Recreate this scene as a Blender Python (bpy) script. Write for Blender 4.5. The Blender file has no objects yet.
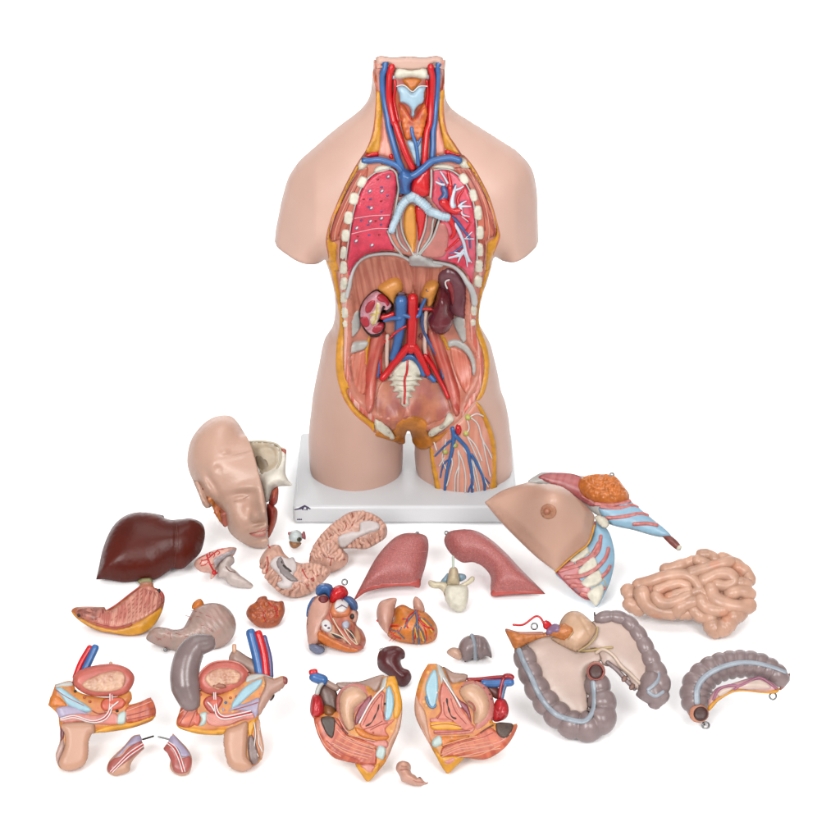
import bpy, math, random
import numpy as np
from mathutils import Vector, Matrix, noise as mnoise
from mathutils.bvhtree import BVHTree
from mathutils.geometry import delaunay_2d_cdt
random.seed(7); RNG = np.random.default_rng(7)
SC = bpy.context.scene; COL = SC.collection
# ------------------------------------------------------------------ camera
TH = math.radians(26.0); DIST = 3.6; Z0 = 0.125; FPX = 605 * DIST
CO = Vector((0, -DIST * math.cos(TH), Z0 + DIST * math.sin(TH)))
FW = Vector((0, math.cos(TH), -math.sin(TH))); UP = Vector((0, math.sin(TH), math.cos(TH))); RT = Vector((1, 0, 0))
cam = bpy.data.objects.new('camera', bpy.data.cameras.new('camera')); COL.objects.link(cam)
cam.data.sensor_width = 36; cam.data.angle = 2 * math.atan(420 / FPX); cam.data.clip_end = 100
cam.location = CO; cam.rotation_euler = (math.pi / 2 - TH, 0, 0); SC.camera = cam
def ray(px, py):
    return (FW * FPX + RT * (px - 420) - UP * (py - 420)).normalized()
# ------------------------------------------------------------------ traced frames: origin x, y and scale
FR = {}
def frame(k, x0, y0, w, ret): FR[k] = (x0, y0, w / ret)
for k, a in dict(T1=(270,40,130,840),T2=(410,40,130,840),T3=(265,150,100,700),T4=(450,150,100,700),T5=(300,260,120,720),T6=(400,260,120,720),
                 T7=(280,390,140,840),T8=(390,390,140,840),N1=(370,45,80,840),N2=(370,110,80,840),X3=(340,160,80,672),X4=(410,160,80,672),
                 X5=(350,250,70,653),X6=(410,250,75,700),X7=(360,330,100,700),X8=(420,395,90,687)).items(): frame(k, *a)
def Z(k, pts):
    x0, y0, s = FR[k]
    return [(x0 + p[0] * s, y0 + p[1] * s) + tuple(p[2:]) for p in pts]
def C(pts): return [(p[0], p[1], 1) for p in pts]           # all corners
# ------------------------------------------------------------------ curves
def smooth(pts, step, closed=True):
    n = len(pts); out = []
    P = [np.array(p[:2], float) for p in pts]; cor = [len(p) > 2 and p[2] == 1 for p in pts]
    for i in range(n if closed else n - 1):
        j = (i + 1) % n
        p1, p2 = P[i], P[j]
        p0 = P[i - 1] if (closed or i > 0) and not cor[i] else 2 * p1 - p2
        p3 = P[(j + 1) % n] if (closed or j < n - 1) and not cor[j] else 2 * p2 - p1
        L = np.linalg.norm(p2 - p1)
        if L < 1e-9: continue
        m1 = (p2 - p0); m2 = (p3 - p1)
        l0 = np.linalg.norm(p1 - p0) + 1e-9; l2 = np.linalg.norm(p3 - p2) + 1e-9
        m1 = m1 / (l0 + L) * L; m2 = m2 / (l2 + L) * L
        k = max(1, int(round(L / step)))
        for t in np.arange(k) / k:
            h00 = 2*t**3-3*t**2+1; h10 = t**3-2*t**2+t; h01 = -2*t**3+3*t**2; h11 = t**3-t**2
            out.append(h00*p1 + h10*m1 + h01*p2 + h11*m2)
    if not closed: out.append(P[-1])
    return np.array(out)
def pip(pts, poly):
    x, y = pts[:, 0], pts[:, 1]; c = np.zeros(len(pts), bool); n = len(poly)
    for i in range(n):
        x1, y1 = poly[i]; x2, y2 = poly[i - 1]
        if y1 == y2: continue
        m = ((y1 > y) != (y2 > y)) & (x < (x2 - x1) * (y - y1) / (y2 - y1) + x1)
        c ^= m
    return c
def pdist(pts, poly, closed=True, mask=None):
    a = np.array(poly); b = np.roll(a, -1, 0)
    if not closed: a, b = a[:-1], b[:-1]
    if mask is not None: a, b = a[mask], b[mask]
    best = np.full(len(pts), 1e9)
    for i in range(0, len(a), 64):
        A, B = a[i:i+64], b[i:i+64]; d = B - A; L = (d**2).sum(1) + 1e-18
        t = np.clip(((pts[:, None] - A) * d).sum(2) / L, 0, 1)
        q = A + t[..., None] * d
        best = np.minimum(best, np.sqrt(((pts[:, None] - q)**2).sum(2)).min(1))
    return best
def fill(poly, step, extra=None, jit=.18, holes=()):
    """points and triangles of a filled polygon; the first len(poly) points are its boundary"""
    poly = np.array(poly); lo, hi = poly.min(0), poly.max(0); g = []
    r = 0
    for y in np.arange(lo[1], hi[1], step * .866):
        xs = np.arange(lo[0] + (r % 2) * step / 2, hi[0], step); r += 1
        g.append(np.stack([xs, np.full(len(xs), y)], 1))
    g = np.concatenate(g) if g else np.zeros((0, 2))
    g = g + RNG.uniform(-jit, jit, g.shape) * step
    g = g[pip(g, poly)]
    if len(g): g = g[pdist(g, poly) > .55 * step]
    for h in holes:
        g = g[pdist(g, h) > .55 * step]
    V = [Vector(p) for p in poly]; n = len(poly)
    E = [(i, (i + 1) % n) for i in range(n)]
    for h in holes:
        b = len(V); V += [Vector(p) for p in h]; m = len(h); E += [(b + i, b + (i + 1) % m) for i in range(m)]
    V += [Vector(p) for p in g]
    vo, eo, fo, ov, oe, of = delaunay_2d_cdt(V, E, [], 0, 1e-7)
    v = np.array([tuple(p) for p in vo]); f = np.array([t for t in fo if len(t) == 3])
    cen = v[f].mean(1); f = f[pip(cen, poly)]
    a, b, c = v[f[:, 0]], v[f[:, 1]], v[f[:, 2]]
    ar = (b[:, 0]-a[:, 0])*(c[:, 1]-a[:, 1]) - (b[:, 1]-a[:, 1])*(c[:, 0]-a[:, 0])
    f[ar < 0] = f[ar < 0][:, ::-1]
    f = f[np.abs(ar) > 1e-12]
    return v, f
def bedges(f):
    """directed boundary edges of a triangle list"""
    s = set()
    for a, b, c in f: s.update(((a, b), (b, c), (c, a)))
    return [(a, b) for a, b in s if (b, a) not in s]
# ------------------------------------------------------------------ objects
def tag(o, label=None, cat=None, group=None, kind=None):
    if label: o['label'] = label
    if cat: o['category'] = cat
    if group: o['group'] = group
    if kind: o['kind'] = kind
    return o
def thing(name, label, cat, loc, group=None):
    o = bpy.data.objects.new(name, None); COL.objects.link(o); o.location = loc; o.empty_display_size = .02
    return tag(o, label, cat, group)
def wloc(o):
    v = Vector(o.location); p = o.parent
    while p is not None: v += Vector(p.location); p = p.parent
    return v
def mesh(name, verts, faces, mat, parent=None, uv=None, smooth_=True):
    off = wloc(parent) if parent is not None else Vector((0, 0, 0))
    me = bpy.data.meshes.new(name)
    me.from_pydata([tuple(Vector(v) - off) for v in verts], [], [tuple(int(i) for i in f) for f in faces])
    if uv is not None:
        L = me.uv_layers.new(name='UVMap'); li = np.zeros(len(me.loops), int); me.loops.foreach_get('vertex_index', li)
        L.data.foreach_set('uv', np.array(uv, float)[li].ravel())
    if smooth_: me.polygons.foreach_set('use_smooth', [True] * len(me.polygons))
    me.materials.append(mat); me.update()
    o = bpy.data.objects.new(name, me); COL.objects.link(o)
    if parent is not None: o.parent = parent
    return o
class Plane:
    """a tilted working plane through p0 with normal n"""
    def __init__(s, p0, n): s.p0, s.n = Vector(p0), Vector(n).normalized(); s.u = Vector((0,0,1)).cross(s.n).normalized(); s.v = s.n.cross(s.u)
    def hit(s, px, py):
        d = ray(px, py); return CO + d * ((s.p0 - CO).dot(s.n) / d.dot(s.n))
    def cast(s, px, py): return s.hit(px, py), s.n
def floor_hit(px, py, z=0.0):
    d = ray(px, py); return CO + d * ((z - CO.z) / d.z)
def lean(px, py, elev=52, yaw=0, lift=.004):
    """plane standing on the floor under pixel (px, py), its normal elev degrees above the horizon, turned towards the camera"""
    p = floor_hit(px, py, lift); az = math.atan2(CO.y - p.y, CO.x - p.x) + math.radians(yaw); e = math.radians(elev)
    return Plane(p, (math.cos(e) * math.cos(az), math.cos(e) * math.sin(az), math.sin(e)))
class Surf:
    """ray target made of meshes already built"""
    def __init__(s, *objs):
        V, F = [], []
        for o in objs:
            b = len(V); w = wloc(o); V += [v.co + w for v in o.data.vertices]; F += [[b + i for i in p.vertices] for p in o.data.polygons]
        s.b = BVHTree.FromPolygons(V, F); c = sum(V, Vector()) / len(V); s.dep = (c - CO).dot(FW)
    def probe(s, px, py):
        d = ray(px, py); h = s.b.ray_cast(CO, d)
        if h[0] is None: return None
        n = h[1]; return h[3], (-n if n.dot(d) > 0 else n)
    def cast(s, px, py):
        d = ray(px, py); h = s.b.ray_cast(CO, d)
        if h[0] is None:
            q = CO + d * (s.dep / d.dot(FW)); h = s.b.find_nearest(q)
        loc, n = h[0], h[1]
        if n.dot(d) > 0: n = -n
        return loc, n
class Off:
    """another surface lifted a little along its normals"""
    def __init__(s, base, dz): s.base, s.dz = base, dz
    def cast(s, px, py):
        l, n = s.base.cast(px, py); return l + n * s.dz, n
    def probe(s, px, py):
        l, n = s.cast(px, py); return (l - CO).length, n
def field(base, v, f, relax):
    """depth and normal of the surface under many pixels; misses take their nearest neighbour, then the field is relaxed"""
    N = len(v); t = np.zeros(N); nn = np.zeros((N, 3)); ok = np.zeros(N, bool)
    for i, q in enumerate(v):
        if isinstance(base, Plane): l, n = base.cast(*q); r = ((l - CO).length, n)
        else: r = base.probe(*q)
        if r is not None: t[i] = r[0]; nn[i] = r[1]; ok[i] = True
    if not ok.any():
        for i, q in enumerate(v): l, n = base.cast(*q); t[i] = (l - CO).length; nn[i] = n
        ok[:] = True
    bad = np.where(~ok)[0]; good = np.where(ok)[0]
    for i in bad:
        j = good[np.argmin(((v[good] - v[i])**2).sum(1))]; t[i] = t[j]; nn[i] = nn[j]
    if relax:
        E = np.concatenate([f[:, [0, 1]], f[:, [1, 2]], f[:, [2, 0]]]) if f is not None else np.stack([np.arange(N - 1), np.arange(1, N)], 1)
        E = np.concatenate([E, E[:, ::-1]]); deg = np.bincount(E[:, 0], minlength=N) + 1e-9
        for _ in range(relax):
            a = np.bincount(E[:, 0], t[E[:, 1]], N) / deg; t = np.where(deg > .5, .4 * t + .6 * a, t)
            for k in range(3): nn[:, k] = .4 * nn[:, k] + .6 * np.bincount(E[:, 0], nn[E[:, 1], k], N) / deg
    L = [CO + ray(*q) * a for q, a in zip(v, t)]; NN = [Vector(n).normalized() for n in nn]
    return L, NN
PXM = 1 / 605.0
def blob(name, pts, pl, m, root, H=.02, Hb=None, R=None, Rb=None, step=2.2, edge=0.0, edgeb=None, bump=None, noise=0, nfreq=60, ang=0, p=.5, zmin=.0015, seed=0, ground=True, sm=10, cut=None, bfade=.25):
    """closed solid: traced outline in a plane, domed to both sides"""
    poly = smooth(pts, step); v, f = fill(poly, step)
    P = [pl.hit(*q) for q in v]; n = pl.n
    q2 = np.array([((a - pl.p0).dot(pl.u), (a - pl.p0).dot(pl.v)) for a in P])
    be = bedges(f); nb = sorted({i for e in be for i in e}); bset = set(nb)
    b2 = np.array([((a - pl.p0).dot(pl.u), (a - pl.p0).dot(pl.v)) for a in (pl.hit(*q) for q in poly)])
    if cut:
        msk = np.array([not (pip(np.array([poly[i]]), np.array(cut))[0] and pip(np.array([poly[(i + 1) % len(poly)]]), np.array(cut))[0]) for i in range(len(poly))])
        d = pdist(q2, b2, True, msk); keep = {i for i in nb if i < len(poly) and not msk[i] and not msk[i - 1]}
        for i in nb:
            if i not in keep: d[i] = 0
    else: d = pdist(q2, b2); d[nb] = 0; keep = set()
    dm = d.max()
    R = min(R or dm, dm); Rb = min(Rb or dm, dm); Hb = H if Hb is None else Hb; edgeb = edge if edgeb is None else edgeb
    prof = lambda h, e, r: e + (h - e) * (1 - (1 - np.minimum(d / r, 1))**2)**p
    hf, hb = prof(H, edge, R), prof(Hb, edgeb, Rb)
    if sm:
        E = np.concatenate([f[:, [0, 1]], f[:, [1, 2]], f[:, [2, 0]]]); E = np.concatenate([E, E[:, ::-1]]); deg = np.bincount(E[:, 0], minlength=len(v)) + 1e-9
        free = np.ones(len(v), bool); free[[i for i in nb if i not in keep]] = False
        for _ in range(sm):
            hf = np.where(free, .4 * hf + .6 * np.bincount(E[:, 0], hf[E[:, 1]], len(v)) / deg, hf)
            hb = np.where(free, .4 * hb + .6 * np.bincount(E[:, 0], hb[E[:, 1]], len(v)) / deg, hb)
    if bump is not None: hf = hf + np.array([bump(x, y) for x, y in v]) * np.minimum(d / (bfade * dm), 1)
    if noise:
        nz = np.array([mnoise.noise((a.x * nfreq + seed, a.y * nfreq, a.z * nfreq)) for a in P]) * noise
        hf = hf + nz * np.minimum(d / (.2 * dm), 1)
    front = [a + n * h for a, h in zip(P, hf)]; back = [a - n * h for a, h in zip(P, hb)]
    N = len(v); V = list(front); idx = {}
    share = edge == 0 and edgeb == 0
    for i in range(N):
        if share and i in bset and i not in keep: idx[i] = i
        else: idx[i] = len(V); V.append(back[i])
    F = [tuple(t) for t in f[:, ::-1]] + [(idx[a], idx[b], idx[c]) for a, b, c in f]
    if not share: F += [(a, b, idx[b], idx[a]) for a, b in be]
    elif keep:
        for a, b in be:
            q = [a, b, idx[b], idx[a]]; q = [x for i, x in enumerate(q) if x not in q[:i]]
            if len(q) > 2: F.append(tuple(q))
    if ground:
        for w in V:
            if w.z < zmin: w.z = zmin
    c, s = math.cos(math.radians(ang)), math.sin(math.radians(ang))
    uvf = [((x * c + y * s) * .01, (-x * s + y * c) * .01) for x, y in v]; uv = uvf + [None] * (len(V) - N)
    for i, j in idx.items(): uv[j] = uvf[i]
    return mesh(name, V, F, m, root, uv)
def drape(name, pts, base, m, root, th=.0015, lift=0.0, r=None, step=2.0, ang=0, p=.5, noise=0, nfreq=120, sink=.0006, bump=None, relax=3):
    """a traced patch laid on a surface with rounded edges and a real thickness"""
    poly = smooth(pts, step); v, f = fill(poly, step)
    d = pdist(v, poly); be = bedges(f); nb = {i for e in be for i in e}
    for i in nb: d[i] = 0
    r = (r / PXM) if r else min(2.5, d.max()); r = max(r, 1e-3)
    h = lift + th * (1 - (1 - np.minimum(d / r, 1))**2)**p
    Ls, Ns = field(base, v, f, relax); V = []
    for i, (x, y) in enumerate(v):
        l, n, k = Ls[i], Ns[i], h[i]
        if noise and i not in nb: k += noise * mnoise.noise((l.x * nfreq, l.y * nfreq, l.z * nfreq)) * min(1, d[i] / 3)
        if bump is not None and i not in nb: k += bump(x, y) * min(1, d[i] / 2)
        V.append(l + n * k)
    N = len(V); idx = {}
    for i in nb: idx[i] = len(V); V.append(Ls[i] - Ns[i] * sink)
    F = [tuple(t) for t in f[:, ::-1]] + [(a, b, idx[b], idx[a]) for a, b in be]
    c, s = math.cos(math.radians(ang)), math.sin(math.radians(ang))
    uvf = [((x * c + y * s) * .01, (-x * s + y * c) * .01) for x, y in v]; uv = uvf + [uvf[i] for i in idx]
    return mesh(name, V, F, m, root, uv)
def tube3(name, P, rad, m, root, seg=10, flat=None, nrm=None, closed=False, capround=True):
    """round tube along 3-D points with radii (m)"""
    P = [Vector(p) for p in P]; n = len(P); V, F, uv = [], [], []
    if capround and not closed:
        t0 = (P[0] - P[1]).normalized(); t1 = (P[-1] - P[-2]).normalized(); a, b = rad[0], rad[-1]
        P = [P[0] + t0 * a * .8, P[0] + t0 * a * .55] + P + [P[-1] + t1 * b * .55, P[-1] + t1 * b * .8]
        rad = [a * .45, a * .8] + list(rad) + [b * .8, b * .45]; n = len(P)
        if nrm is not None: nrm = [nrm[0]] * 2 + list(nrm) + [nrm[-1]] * 2
    ref = None; L = 0
    for i in range(n):
        a = P[(i - 1) % n] if closed else P[max(i - 1, 0)]; b = P[(i + 1) % n] if closed else P[min(i + 1, n - 1)]
        t = (b - a).normalized() if (b - a).length > 1e-9 else Vector((1, 0, 0))
        if nrm is not None: w = nrm[i]
        else:
            w = ref if ref is not None else Vector((0, 0, 1))
        w = w - t * w.dot(t)
        if w.length < 1e-6: w = t.orthogonal()
        w.normalize(); ref = w; s = t.cross(w)
        if i: L += (P[i] - P[i - 1]).length
        for k in range(seg):
            q = 2 * math.pi * k / seg
            V.append(P[i] + s * math.cos(q) * rad[i] + w * math.sin(q) * rad[i] * (flat or 1)); uv.append((L * 6, k / seg))
    for i in range(n if closed else n - 1):
        j = (i + 1) % n
        for k in range(seg):
            k2 = (k + 1) % seg; F.append((i*seg + k, i*seg + k2, j*seg + k2, j*seg + k))
    if not closed:
        V += [P[0], P[-1]]; uv += [(0, 0), (L * 6, 0)]; a, b = len(V) - 2, len(V) - 1
        for k in range(seg):
            k2 = (k + 1) % seg; F.append((a, k2, k)); F.append((b, (n-1)*seg + k, (n-1)*seg + k2))
    return mesh(name, V, F, m, root, uv)
def tube(name, pts, base, m, root, r=2.0, r2=None, k=.45, lift=0, step=2.0, seg=10, flat=None, it=2, rf=None):
    """a tube traced over a surface; radii in photo pixels"""
    q = smooth([p[:2] for p in pts], step, False); n = len(q)
    if len(pts) and len(pts[0]) > 2:
        src = np.array([p[:2] for p in pts]); rr = np.array([p[2] for p in pts]); dl = np.r_[0, np.cumsum(np.linalg.norm(np.diff(src, axis=0), axis=1))]
        ql = np.r_[0, np.cumsum(np.linalg.norm(np.diff(q, axis=0), axis=1))]; rads = np.interp(ql / ql[-1], dl / dl[-1], rr)
    else: rads = np.linspace(r, r if r2 is None else r2, n)
    if rf is not None: rads = rads * np.array([rf(t) for t in np.linspace(0, 1, n)])
    Ls, NN = field(base, q, None, 3); P = [l + nn * (a * PXM * k + lift) for l, nn, a in zip(Ls, NN, rads)]
    for _ in range(it):
        P = [P[0]] + [P[i] * .5 + (P[i-1] + P[i+1]) * .25 for i in range(1, n - 1)] + [P[-1]]
        NN = [NN[0]] + [(NN[i] * .5 + (NN[i-1] + NN[i+1]) * .25).normalized() for i in range(1, n - 1)] + [NN[-1]]
    return tube3(name, P, [a * PXM for a in rads], m, root, seg, flat, NN)
def ellip(cx, cy, a, b, rot=0, n=14):
    c, s = math.cos(math.radians(rot)), math.sin(math.radians(rot))
    return [(cx + a*math.cos(t)*c - b*math.sin(t)*s, cy + a*math.cos(t)*s + b*math.sin(t)*c) for t in np.linspace(0, 2*math.pi, n, endpoint=False)]
# ------------------------------------------------------------------ materials
GAIN = 2.0
def lin(c): return tuple(min(.92, (((v/255+.055)/1.055)**2.4 if v > 10 else v/255/12.92) / GAIN) for v in c)
MATS = {}
def M(name, rgb, rough=.36, var=.10, vs=45, bump=.12, bs=260, fib=None, spots=None, metal=0, coat=0, fine=0, spec=.4):
    """procedural paint: base colour with soft variation, optional fibres (colour, across, along, amount) in UV and spots (colour, scale, amount)"""
    if name in MATS: return MATS[name]
    m = bpy.data.materials.new(name); m.use_nodes = True; nt = m.node_tree; N, L = nt.nodes, nt.links
    b = N['Principled BSDF']; b.inputs['Roughness'].default_value = rough; b.inputs['Metallic'].default_value = metal
    b.inputs['Coat Weight'].default_value = coat; b.inputs['Coat Roughness'].default_value = .15; b.inputs['Specular IOR Level'].default_value = spec
    tc = N.new('ShaderNodeTexCoord'); c = lin(rgb)
    def nz(scale, det=3, src='Object', mp=None):
        t = N.new('ShaderNodeTexNoise'); t.inputs['Scale'].default_value = scale; t.inputs['Detail'].default_value = det
        if mp:
            g = N.new('ShaderNodeMapping'); g.inputs['Scale'].default_value = mp; L.new(tc.outputs[src], g.inputs['Vector']); L.new(g.outputs[0], t.inputs['Vector'])
        else: L.new(tc.outputs[src], t.inputs['Vector'])
        return t
    def ramp(src, a, z):
        r = N.new('ShaderNodeMapRange'); r.inputs[1].default_value = a; r.inputs[2].default_value = z; L.new(src, r.inputs[0]); return r.outputs[0]
    def mix(fac, A, B):
        x = N.new('ShaderNodeMix'); x.data_type = 'RGBA'; L.new(fac, x.inputs['Factor'])
        for s, val in ((x.inputs['A'], A), (x.inputs['B'], B)):
            if isinstance(val, tuple): s.default_value = val + (1,)
            else: L.new(val, s)
        return x.outputs['Result']
    n1 = nz(vs)
    dark = tuple(v * (1 - var * 1.6) for v in c); lite = tuple(min(.95, v * (1 + var)) for v in c)
    out = mix(ramp(n1.outputs[0], .3, .7), dark, lite); hsrc = nz(bs, 2).outputs[0]
    if fine:
        n3 = nz(bs * 2.2, 2); out = mix(ramp(n3.outputs[0], .35, .65), out, tuple(v * (1 - fine) for v in c))
    if fib:
        fc, sx, sy, am = fib; n2 = nz(1.0, 2, 'UV', (sx, sy, 1)); r = ramp(n2.outputs[0], .44, .58)
        mm = N.new('ShaderNodeMath'); mm.operation = 'MULTIPLY'; mm.inputs[1].default_value = am; L.new(r, mm.inputs[0])
        out = mix(mm.outputs[0], out, lin(fc)); hsrc = n2.outputs[0]
    for sp in (spots or ()):
        sc_, scale, thr = sp; vo = N.new('ShaderNodeTexVoronoi'); vo.inputs['Scale'].default_value = scale; L.new(tc.outputs['Object'], vo.inputs['Vector'])
        r = ramp(vo.outputs['Distance'], thr, thr * .75); out = mix(r, out, lin(sc_))
    L.new(out, b.inputs['Base Color'])
    if bump:
        bp = N.new('ShaderNodeBump'); bp.inputs['Strength'].default_value = bump; bp.inputs['Distance'].default_value = .002
        L.new(hsrc, bp.inputs['Height']); L.new(bp.outputs[0], b.inputs['Normal'])
    MATS[name] = m; return m
SKIN = M('skin_paint', (230,187,169), .42, .05, 9, .05, 500)
SKINB = M('skin_paint_tan', (223,177,154), .40, .06, 9, .06, 500)
SKINH = M('skin_paint_rose', (223,179,157), .36, .06, 12, .06, 500)
FAT = M('fat_paint', (232,160,40), .38, .13, 70, .25, 220)
ORANGE = M('orange_fat_paint', (222,125,40), .36, .16, 90, .3, 260)
RED = M('artery_red', (222,28,34), .26, .08, 60, .06)
BLUE = M('vein_blue', (62,112,176), .30, .12, 60, .08)
MUSC = M('muscle_paint', (216,120,98), .36, .12, 40, .35, 200, fib=((190,78,70), 26, 2.2, .6))
MUSC2 = M('deep_muscle_paint', (205,112,90), .38, .12, 40, .3, 200, fib=((175,78,62), 20, 1.6, .55))
PINKM = M('pale_muscle_paint', (238,160,138), .36, .10, 40, .25, 200, fib=((222,124,108), 30, 2.0, .6))
BONE = M('bone_paint', (236,228,208), .42, .10, 120, .2, 300)
CART = M('cartilage_paint', (178,208,226), .32, .08, 60, .1)
WHITE = M('white_line_paint', (238,232,228), .35, .05, 90, .05)
GREYF = M('fascia_grey', (196,192,186), .36, .08, 60, .08)
DARK = M('dark_gap_paint', (52,34,30), .5, .1)
STEEL = M('steel_wire', (150,150,150), .25, .05, metal=1, bump=0)
# ------------------------------------------------------------------ setting
def lbox(name, x0, x1, y0, y1, z0, z1, m, parent=None, bev=.004):
    import bmesh
    bm = bmesh.new(); bmesh.ops.create_cube(bm, size=1)
    for v in bm.verts: v.co = Vector((x0 + (v.co.x + .5) * (x1 - x0), y0 + (v.co.y + .5) * (y1 - y0), z0 + (v.co.z + .5) * (z1 - z0)))
    bmesh.ops.bevel(bm, geom=list(bm.edges), offset=bev, segments=3, profile=.5, affect='EDGES')
    V = [v.co.copy() for v in bm.verts]; bm.verts.index_update(); F = [[v.index for v in f.verts] for f in bm.faces]; bm.free()
    return mesh(name, V, F, m, parent, None, True)
PAPER = M('white_paper', (255,255,255), .7, .01, 6, .02, 400)
for n in PAPER.node_tree.nodes:
    if n.type == 'MIX': n.inputs['A'].default_value = (.93,.93,.93,1); n.inputs['B'].default_value = (.95,.95,.95,1)
V, F = [], []
prof = [(-6, 0), (4.0, 0)] + [(4.0 + 1.2 * math.sin(a), 1.2 - 1.2 * math.cos(a)) for a in np.linspace(.1, math.pi/2, 12)] + [(5.2, 6)]
V = [(-9, -7, 0), (9, -7, 0), (9, 4, 0), (-9, 4, 0)]
tag(mesh('floor', V, [(0,1,2,3)], PAPER, None, None, False), kind='structure')
prof = [(4.0 + 1.2 * math.sin(a), 1.2 - 1.2 * math.cos(a)) for a in np.linspace(0, math.pi/2, 14)] + [(5.2, 7)]
V = [(x, y, z) for y, z in prof for x in (-9, 9)]
tag(mesh('backdrop', V, [(2*i, 2*i+1, 2*i+3, 2*i+2) for i in range(len(prof)-1)], PAPER), kind='structure')
# ------------------------------------------------------------------ light: a bright white studio, two large soft boxes
w = bpy.data.worlds.new('World'); SC.world = w; w.use_nodes = True
w.node_tree.nodes['Background'].inputs[0].default_value = (1, 1, 1, 1); w.node_tree.nodes['Background'].inputs[1].default_value = .46
def area(name, loc, tgt, sx, sy, power, c=(1, 1, 1)):
    l = bpy.data.lights.new(name, 'AREA'); l.shape = 'RECTANGLE'; l.size, l.size_y, l.energy, l.color = sx, sy, power, c
    o = bpy.data.objects.new(name, l); COL.objects.link(o); o.location = loc
    o.rotation_euler = (Vector(tgt) - Vector(loc)).to_track_quat('-Z', 'Y').to_euler(); return o
area('softbox', (-1.6, -4.6, 3.1), (0, -.1, .3), 1.7, 2.1, 232)
area('softbox', (1.8, -4.5, 3.2), (0, -.1, .3), 1.7, 2.1, 178)
area('overhead_softbox', (0, -.3, 3.4), (0, -.3, 0), 2.4, 2.4, 56)
area('added_backdrop_lamp', (-2.2, 2.2, 2.6), (0, 5.2, 1.2), 1.6, 1.6, 120)  # unseen lamp pair added only to keep the backdrop white
area('added_backdrop_lamp', (2.2, 2.2, 2.6), (0, 5.2, 1.2), 1.6, 1.6, 120)
SC.view_settings.view_transform = 'Standard'; SC.view_settings.look = 'None'; SC.view_settings.exposure = 0; SC.view_settings.gamma = 1
SC.view_settings.use_curve_mapping = False
SC.cycles.use_denoising = True
# ------------------------------------------------------------------ base plate
PLM = M('plate_lacquer', (238,238,240), .30, .02, 8, .02, 300)
plate = thing('base_plate', 'pale grey rectangular base plate with purple emblem under the torso', 'base', (0, 0, 0))
PL = lbox('plate', floor_hit(297,490,.033).x - .004, .158, -.132, .138, .002, .034, PLM, plate, .006)
# ------------------------------------------------------------------ plate emblem and number
EMB = M('emblem_purple', (52,28,84), .4, .05, bump=0)
PS = Surf(PL)
frame('E1', 285, 495, 40, 840)
em = drape('emblem', Z('E1', C([(175,305),(290,268),(415,208),(552,284),(525,302),(470,284),(420,262),(335,300),(215,318)])), PS, EMB, plate, .0006, step=.6)
for k, st in enumerate(([(360,268),(405,262),(400,285),(385,300),(395,318),(372,322),(352,300)], [(440,258),(470,262),(478,318),(448,322)], [(410,300),(428,280),(436,318),(412,320)])):
    drape('emblem_stroke', Z('E1', C(st)), PS, EMB, plate, .0006, step=.5)
for x in (252, 289, 326):
    drape('number_mark', Z('E1', C([(x,492),(x+30,490),(x+31,527),(x+1,529)])), PS, EMB, plate, .0006, step=.6)
# ------------------------------------------------------------------ torso body
torso = thing('torso_model', 'skin coloured headless torso model standing on the base plate with chest and belly cut open', 'anatomy model', (0, 0, .0345))
TP = Plane((0, 0, 0), (0, -1, 0))
left = Z('T1', [(668,104),(663,200),(655,300),(640,370),(610,420),(560,470),(480,530),(380,610),(280,700),(200,770)]) + \
       Z('T3', [(200,130),(160,200),(135,280),(110,380),(90,480),(75,560),(67,640,1)])
lb = [(325,256.5,1)] + Z('T3', [(430,800)]) + Z('T5', [(165,40),(185,110),(205,200),(210,280),(207,350),(190,410),(155,460),(135,520),(120,600),(95,720),(75,830)]) + \
     Z('T7', [(190,100),(178,200),(172,300),(175,400),(180,480,1)])
lbase = [(311,478.5,1),(401.5,478.5,1)]
notch = [(403,455),(403.3,437),(404.2,431.5),(406,429),(408.6,428),(411.4,429),(413.2,431.5),(414.8,438),(414.6,456)]
rbase = [(417,478.5,1),(513.4,478.5,1)]
rb = Z('T8', [(735,450),(730,360),(720,250),(710,160),(690,70),(665,0)]) + Z('T6', [(590,700),(565,590),(540,500),(500,430),(476,390),(475,330),(485,260),(500,200),(530,110),(555,20)]) + \
     [(493.5,258)]
rarm = [(495.5,253.5,1),(538.6,241,1)]
right = Z('T4', [(618,600),(615,450),(612,330),(600,230),(580,150),(540,80),(480,20)]) + Z('T2', [(740,765),(680,710),(600,660),(500,595),(380,520),(290,460),(245,410),(228,350),(225,250)]) + [(446,60,1)]
OUT = left + lb + lbase + notch + rbase + rb + rarm + right
OUT[0] = (OUT[0][0], 59.5, 1)
def dense(pts, step): return smooth(pts, step)
outp = dense(OUT, 3.0)
def to_xz(q): h = TP.hit(*q); return (h.x, h.z)
oxz = np.array([to_xz(q) for q in outp])
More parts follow.
